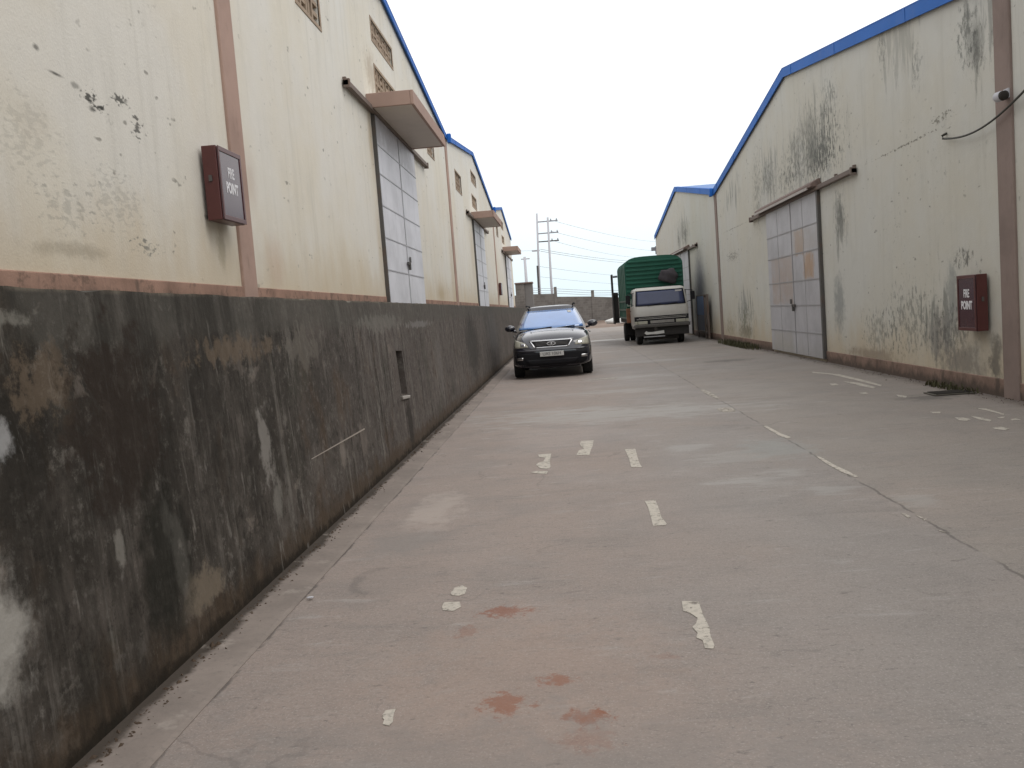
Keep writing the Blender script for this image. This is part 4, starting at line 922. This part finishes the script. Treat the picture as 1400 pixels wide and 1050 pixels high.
    h = bvh.ray_cast(Vector((0, -2, .82)), Vector((0, 1, 0)))[0]
    m = MB(); n_ = 20
    for k in range(n_):
        a0, a1 = 2*math.pi*k/n_, 2*math.pi*(k+1)/n_
        m.tube([(.095*math.cos(a0), h.y-.03, .82+.038*math.sin(a0)), (.095*math.cos(a1), h.y-.03, .82+.038*math.sin(a1))], .012, 6)
    m.tube([(-.05, h.y-.03, .825), (.05, h.y-.03, .825)], .011, 6); m.tube([(0, h.y-.03, .79), (0, h.y-.03, .85)], .011, 6)
    m.build('emblem', M['chrome'], gr, smooth=True)
    project(bvh, 'bumper', [(-.80, .27), (.80, .27), (.865, .62), (-.865, .62)], M['black_plastic'], root, .003, 28, 8, .003)  # matte black sheet added over the body to keep the lower front dark
    project(bvh, 'bumper_crease', [(-.80, .655), (.80, .655), (.83, .69), (-.83, .69)], M['car_paint'], root, .012, 20, 2, .014)
    project(bvh, 'air_intake', [(-.55, .33), (.55, .33), (.62, .46), (-.62, .46)], M['black_plastic'], root, .010, 14, 3)
    h = bvh.ray_cast(Vector((0, -2, .58)), Vector((0, 1, 0)))[0]
    pl = MB().box(-.27, .27, h.y-.05, h.y-.035, .525, .64).build('number_plate', M['plate'], root, bevel=.006)
    text_mesh('lettering', 'UAS 106H', .105, M['plate_ink'], pl, Matrix.Translation((0, h.y-.0515, .583)) @ Matrix.Rotation(R(90), 4, 'X'), .0006, .92)
    m = MB()
    for x in (-.4, .15): m.tube([F(x/.83, .03) + Vector((0, -.035, .015)), F((x+.42)/.83, .10) + Vector((0, -.03, .01))], .012, 6)
    m.build('wiper', M['black_plastic'], root)
    root.scale = (1.05, 1, 1)
    return root
make_car()

# ------------------------------------------------------------------ the truck
M['cab_white'] = simple('off_white_cab', (.42, .41, .38), .4, var=.1, scale=2, coat=.2, dirt=((.26, .22, .18), .5))
M['green'] = simple('green_tarpaulin', (.008, .082, .052), .65, var=.25, scale=1.5, dirt=((.02, .07, .05), .6))
M['chassis'] = simple('chassis_black', (.03, .028, .027), .8, var=.3, dirt=((.10, .07, .05), .5))
M['rust'] = simple('rusty_orange', (.24, .11, .06), .85, var=.45, scale=5, dirt=((.07, .05, .04), .8))
M['truck_glass'] = simple('navy_glass', (.035, .045, .095), .07, var=.25, scale=2, spec=.5)
def make_truck():
    root = empty('cargo_truck', (3.66, 33.9, 0)); tag(root, 'white cab cargo truck with green ribbed high body parked by the right wall', 'truck')
    # cab: loft of horizontal rings (front corners rounded)
    def ring(hw, yf, yb, z, r=.16):
        pts = []
        for (cx, cy, a0) in ((hw-r, yf+r, -90), (hw-.05, yb-.05, 0), (-(hw-.05), yb-.05, 90), (-(hw-r), yf+r, 180)):
            rr = r if cy < yb-.2 else .05
            for k in range(5):
                a = R(a0 + 90*k/4); pts.append((cx + rr*math.cos(a), cy + rr*math.sin(a), z))
        return pts
    L = [(.93, .06, 1.7, .62), (.965, .03, 1.7, .80), (.975, .02, 1.7, 1.10), (.975, .02, 1.7, 1.42), (.965, .06, 1.7, 1.50), (.915, .24, 1.68, 2.08), (.885, .32, 1.64, 2.15), (.78, .48, 1.5, 2.195), (.4, .9, 1.3, 2.205)]
    m = MB(); rs = [[m.bm.verts.new(p) for p in ring(*l)] for l in L]; k = len(rs[0])
    for i in range(len(rs)-1):
        for j in range(k): m.bm.faces.new([rs[i][j], rs[i][(j+1) % k], rs[i+1][(j+1) % k], rs[i+1][j]])
    m.bm.faces.new(rs[0]); m.bm.faces.new(rs[-1])
    m.build('cab', M['cab_white'], root, smooth=True)
    def W(s, t):     # windscreen surface
        z = 1.50 + .58*t; hw = .965 - .05*t; y = .06 + .18*t; x = s*(hw-.04); e = max(0, abs(x)-(hw-.16)); return Vector((x, y - .012 + (.16 - math.sqrt(max(0, .0256 - e*e))), z))
    ws = MB().grid(lambda u, v: W(-.93+1.86*u, .03+.93*v), 18, 6).build('windscreen', M['truck_glass'], root, smooth=True, solid=.006)
    m = MB()
    for (s0, s1, t0, t1) in ((-.95, .95, -.01, .03), (-.95, .95, .96, 1.0), (-.96, -.92, 0, 1), (.92, .96, 0, 1)):
        m.grid(lambda u, v: W(s0+(s1-s0)*u, t0+(t1-t0)*v) + Vector((0, -.006, 0)), 14, 4)
    m.build('window_seal', M['black_plastic'], ws, solid=.008)
    m = MB()
    for s in (-.5, .15): m.tube([W(s, .0)+Vector((0, -.03, 0)), W(s+.5, .10)+Vector((0, -.03, 0))], .012, 6)
    m.build('wiper', M['black_plastic'], ws)
    MB().box(.55, .78, .185, .20, 1.98, 2.03).build('sun_sticker', M['plate'], root)
    for sg in (1, -1):
        m = MB(); m.prism([(.40, 1.5), (1.25, 1.5), (1.25, 2.02), (.50, 2.02)], 0, sg*.90, sg*.968); w_ = m.build('side_window', M['dark_glass'], root, bevel=.01)
        # doors
        m = MB(); m.prism([(.26, .85), (1.32, .85), (1.32, 1.47), (.30, 1.47)], 0, sg*.97, sg*.982); d = m.build('door', M['cab_white'], root, bevel=.006)
        MB().box(sg*.983, sg*1.0, 1.12, 1.28, 1.3, 1.33).build('handle', M['black_plastic'], d)
        m = MB(); m.tube([(sg*.93, .2, 1.55), (sg*1.12, .05, 1.6), (sg*1.14, .05, 1.98), (sg*.9, .33, 2.02)], .014, 6); a = m.build('mirror', M['black_plastic'], root, smooth=True)
        MB().box(sg*1.06, sg*1.22, .03, .07, 1.62, 1.94).build('mirror_glass', M['black_plastic'], a, bevel=.015)
        # lamps in the bumper line
        hb = MB().box(sg*.50, sg*.84, -.035, .05, .80, .92).build('headlight', M['lens'], root, bevel=.012)
        MB().box(sg*.85, sg*.955, -.02, .06, .80, .92).build('indicator', M['lens'], root, bevel=.01)
        wheel(root, sg*.80, .95, .38, .22, sg, M['alloy'])
        wheel(root, sg*.98, 5.4, .39, .22, sg, M['alloy']); wheel(root, sg*.72, 5.4, .39, .22, sg, M['alloy'])
        MB().box(sg*.62, sg*1.06, 4.86, 4.88, .25, .95).build('mud_flap', M['rubber'], root)
        MB().box(sg*.30, sg*.42, .3, 6.5, .62, .82).build('chassis_rail', M['chassis'], root)
    # grille band, bumper, skirt, crumpled plate
    g = MB().box(-.955, .955, -.012, .03, .795, 1.095).build('grille', M['black_plastic'], root, bevel=.008)
    for q in ((-.88, .86, .985, 1.002), (-.80, .90, 1.038, 1.05)): MB().box(q[0], q[1], -.024, -.013, q[2], q[3]).build('grille_bar', M['cab_white'], g)
    MB().box(-.40, .44, -.024, -.013, .815, .925).build('lamp_panel', simple('scuffed_panel', (.22, .21, .195), .6, var=.4, scale=5), g, bevel=.004)
    MB().box(-1.06, 1.06, -.14, .05, .665, .79).build('bumper', simple('battered_grey_bumper', (.075, .07, .065), .6, var=.4, scale=4, dirt=((.03, .028, .026), .7)), root, bevel=.03, seg=3)
    MB().box(-.95, .95, 0, .12, .34, .66).build('lower_skirt', M['chassis'], root, bevel=.02)
    MB().box(-.66, .66, .3, 2.2, .17, .66).build('dark_underbody_fill', M['chassis'], root, bevel=.03)  # plain box added as dark fill, so no bright ground shows beneath
    m = MB(); m.prism([(-.70, .47), (-.62, .54), (-.56, .50), (-.38, .49), (-.2, .51), (.05, .53), (.06, .42), (-.2, .40), (-.45, .41), (-.62, .40)], 1, -.155, -.142); p = m.build('number_plate', M['plate'], root)
    MB().box(-.72, .08, -.14, -.12, .30, .335).build('bumper_bar', M['alloy'], root)
    MB().box(-.3, -.2, -.141, .02, .33, .66).build('plate_bracket', M['chassis'], root)
    # cargo body
    hw, y0, y1, zb = 1.15, 1.85, 6.6, 1.02
    def top(x): return 3.10 + .36*(1-abs(x/hw)**4.5)**.5
    arch = [(-hw, zb)] + [(-hw*math.cos(math.pi*k/28), None) for k in range(29)] + [(hw, zb)]
    arch = [(x, z if z is not None else top(max(-hw, min(hw, x)))) for x, z in arch]
    body = MB().prism(arch, 1, y0, y1).build('cargo_body', M['green'], root)
    m = MB()
    z = 1.55
    while z < 3.30:
        xs = [x for x in [q*.01*hw for q in range(100)] if top(x) > z+.075]; w_ = max(xs)-.03
        m.prism([(y0+.001, z), (y0-.05, z+.022), (y0-.05, z+.075), (y0+.001, z+.095)], 0, -w_, w_); z += .168
    m.build('ribs', M['green'], body)
    m = MB()
    for yy in [y0+.02, 2.8, 3.75, 4.7, 5.65, y1-.06]:
        pr = [(x*1.012, zb if i in (0, len(arch)-1) else z_+.02) for i, (x, z_) in enumerate(arch)]; m.prism(pr, 1, yy, yy+.05)
    m.build('hoops', M['green'], body)
    m = MB()
    for zz in (1.02, 1.35, 1.7): m.box(-hw-.03, hw+.03, y0-.01, y1+.012, zz, zz+.07)
    m.build('side_boards', simple('grey_green_boards', (.10, .14, .12), .8, var=.3, scale=2), body)
    MB().box(-hw+.02, hw-.02, y0-.02, y1, .84, 1.015).build('bed_frame', M['chassis'], root)
    MB().box(-1.14, -.98, 1.80, 1.84, 1.52, 1.80).build('marker_board', simple('pale_green_board', (.26, .34, .29), .8, var=.2), root)
    MB().box(-1.20, -.76, 1.66, 1.80, .86, 1.44).build('tool_locker', M['rust'], root, bevel=.02)
    m = MB(); m.lathe([(0, .02), (0, .27), (1.0, .27), (1.0, .02)], 'y', 20, (.78, 2.2, .72)); m.build('fuel_tank', M['chassis'], root, smooth=True)
    # open tail door swung out on the left: boarded below, bars above
    xg = -1.43
    MB().box(xg+.065, -hw-.03, y1+.07, y1+.12, .80, 2.18).build('tail_board', M['chassis'], root)
    d = MB().box(xg, xg+.06, y1+.02, y1+.9, .75, 2.18).build('tail_door', M['chassis'], root, bevel=.01)
    m = MB(); m.box(xg, xg+.055, y1+.02, y1+.08, 2.185, 3.02); m.box(xg, xg+.055, y1+.84, y1+.9, 2.185, 3.02); m.box(xg, xg+.055, y1+.085, y1+.835, 2.94, 3.02)
    m.box(xg+.06, -hw-.02, y1-.02, y1+.06, 2.86, 2.94); m.box(xg+.06, -hw-.02, y1-.02, y1+.06, 2.05, 2.12); m.box(xg+.06, -hw-.02, y1-.02, y1+.06, 1.0, 1.08)
    m.build('door_bars', M['chassis'], d)
    for ch in root.children:      # a wide cab
        if ch.name.split('.')[0] in ('cab', 'windscreen', 'side_window', 'door', 'mirror', 'headlight', 'indicator', 'grille', 'lower_skirt', 'sun_sticker'): ch.scale = (1.075, 1, 1)
    return root
make_truck()
o = lump('tarpaulin_bundle', 'dark bundled tarpaulin tied on the front of the green truck body', 'tarpaulin', 4.22, 35.52, 2.62, .36, .2, .31, simple('dark_tarp', (.045, .040, .045), .9, var=.3, scale=5), 11, False)
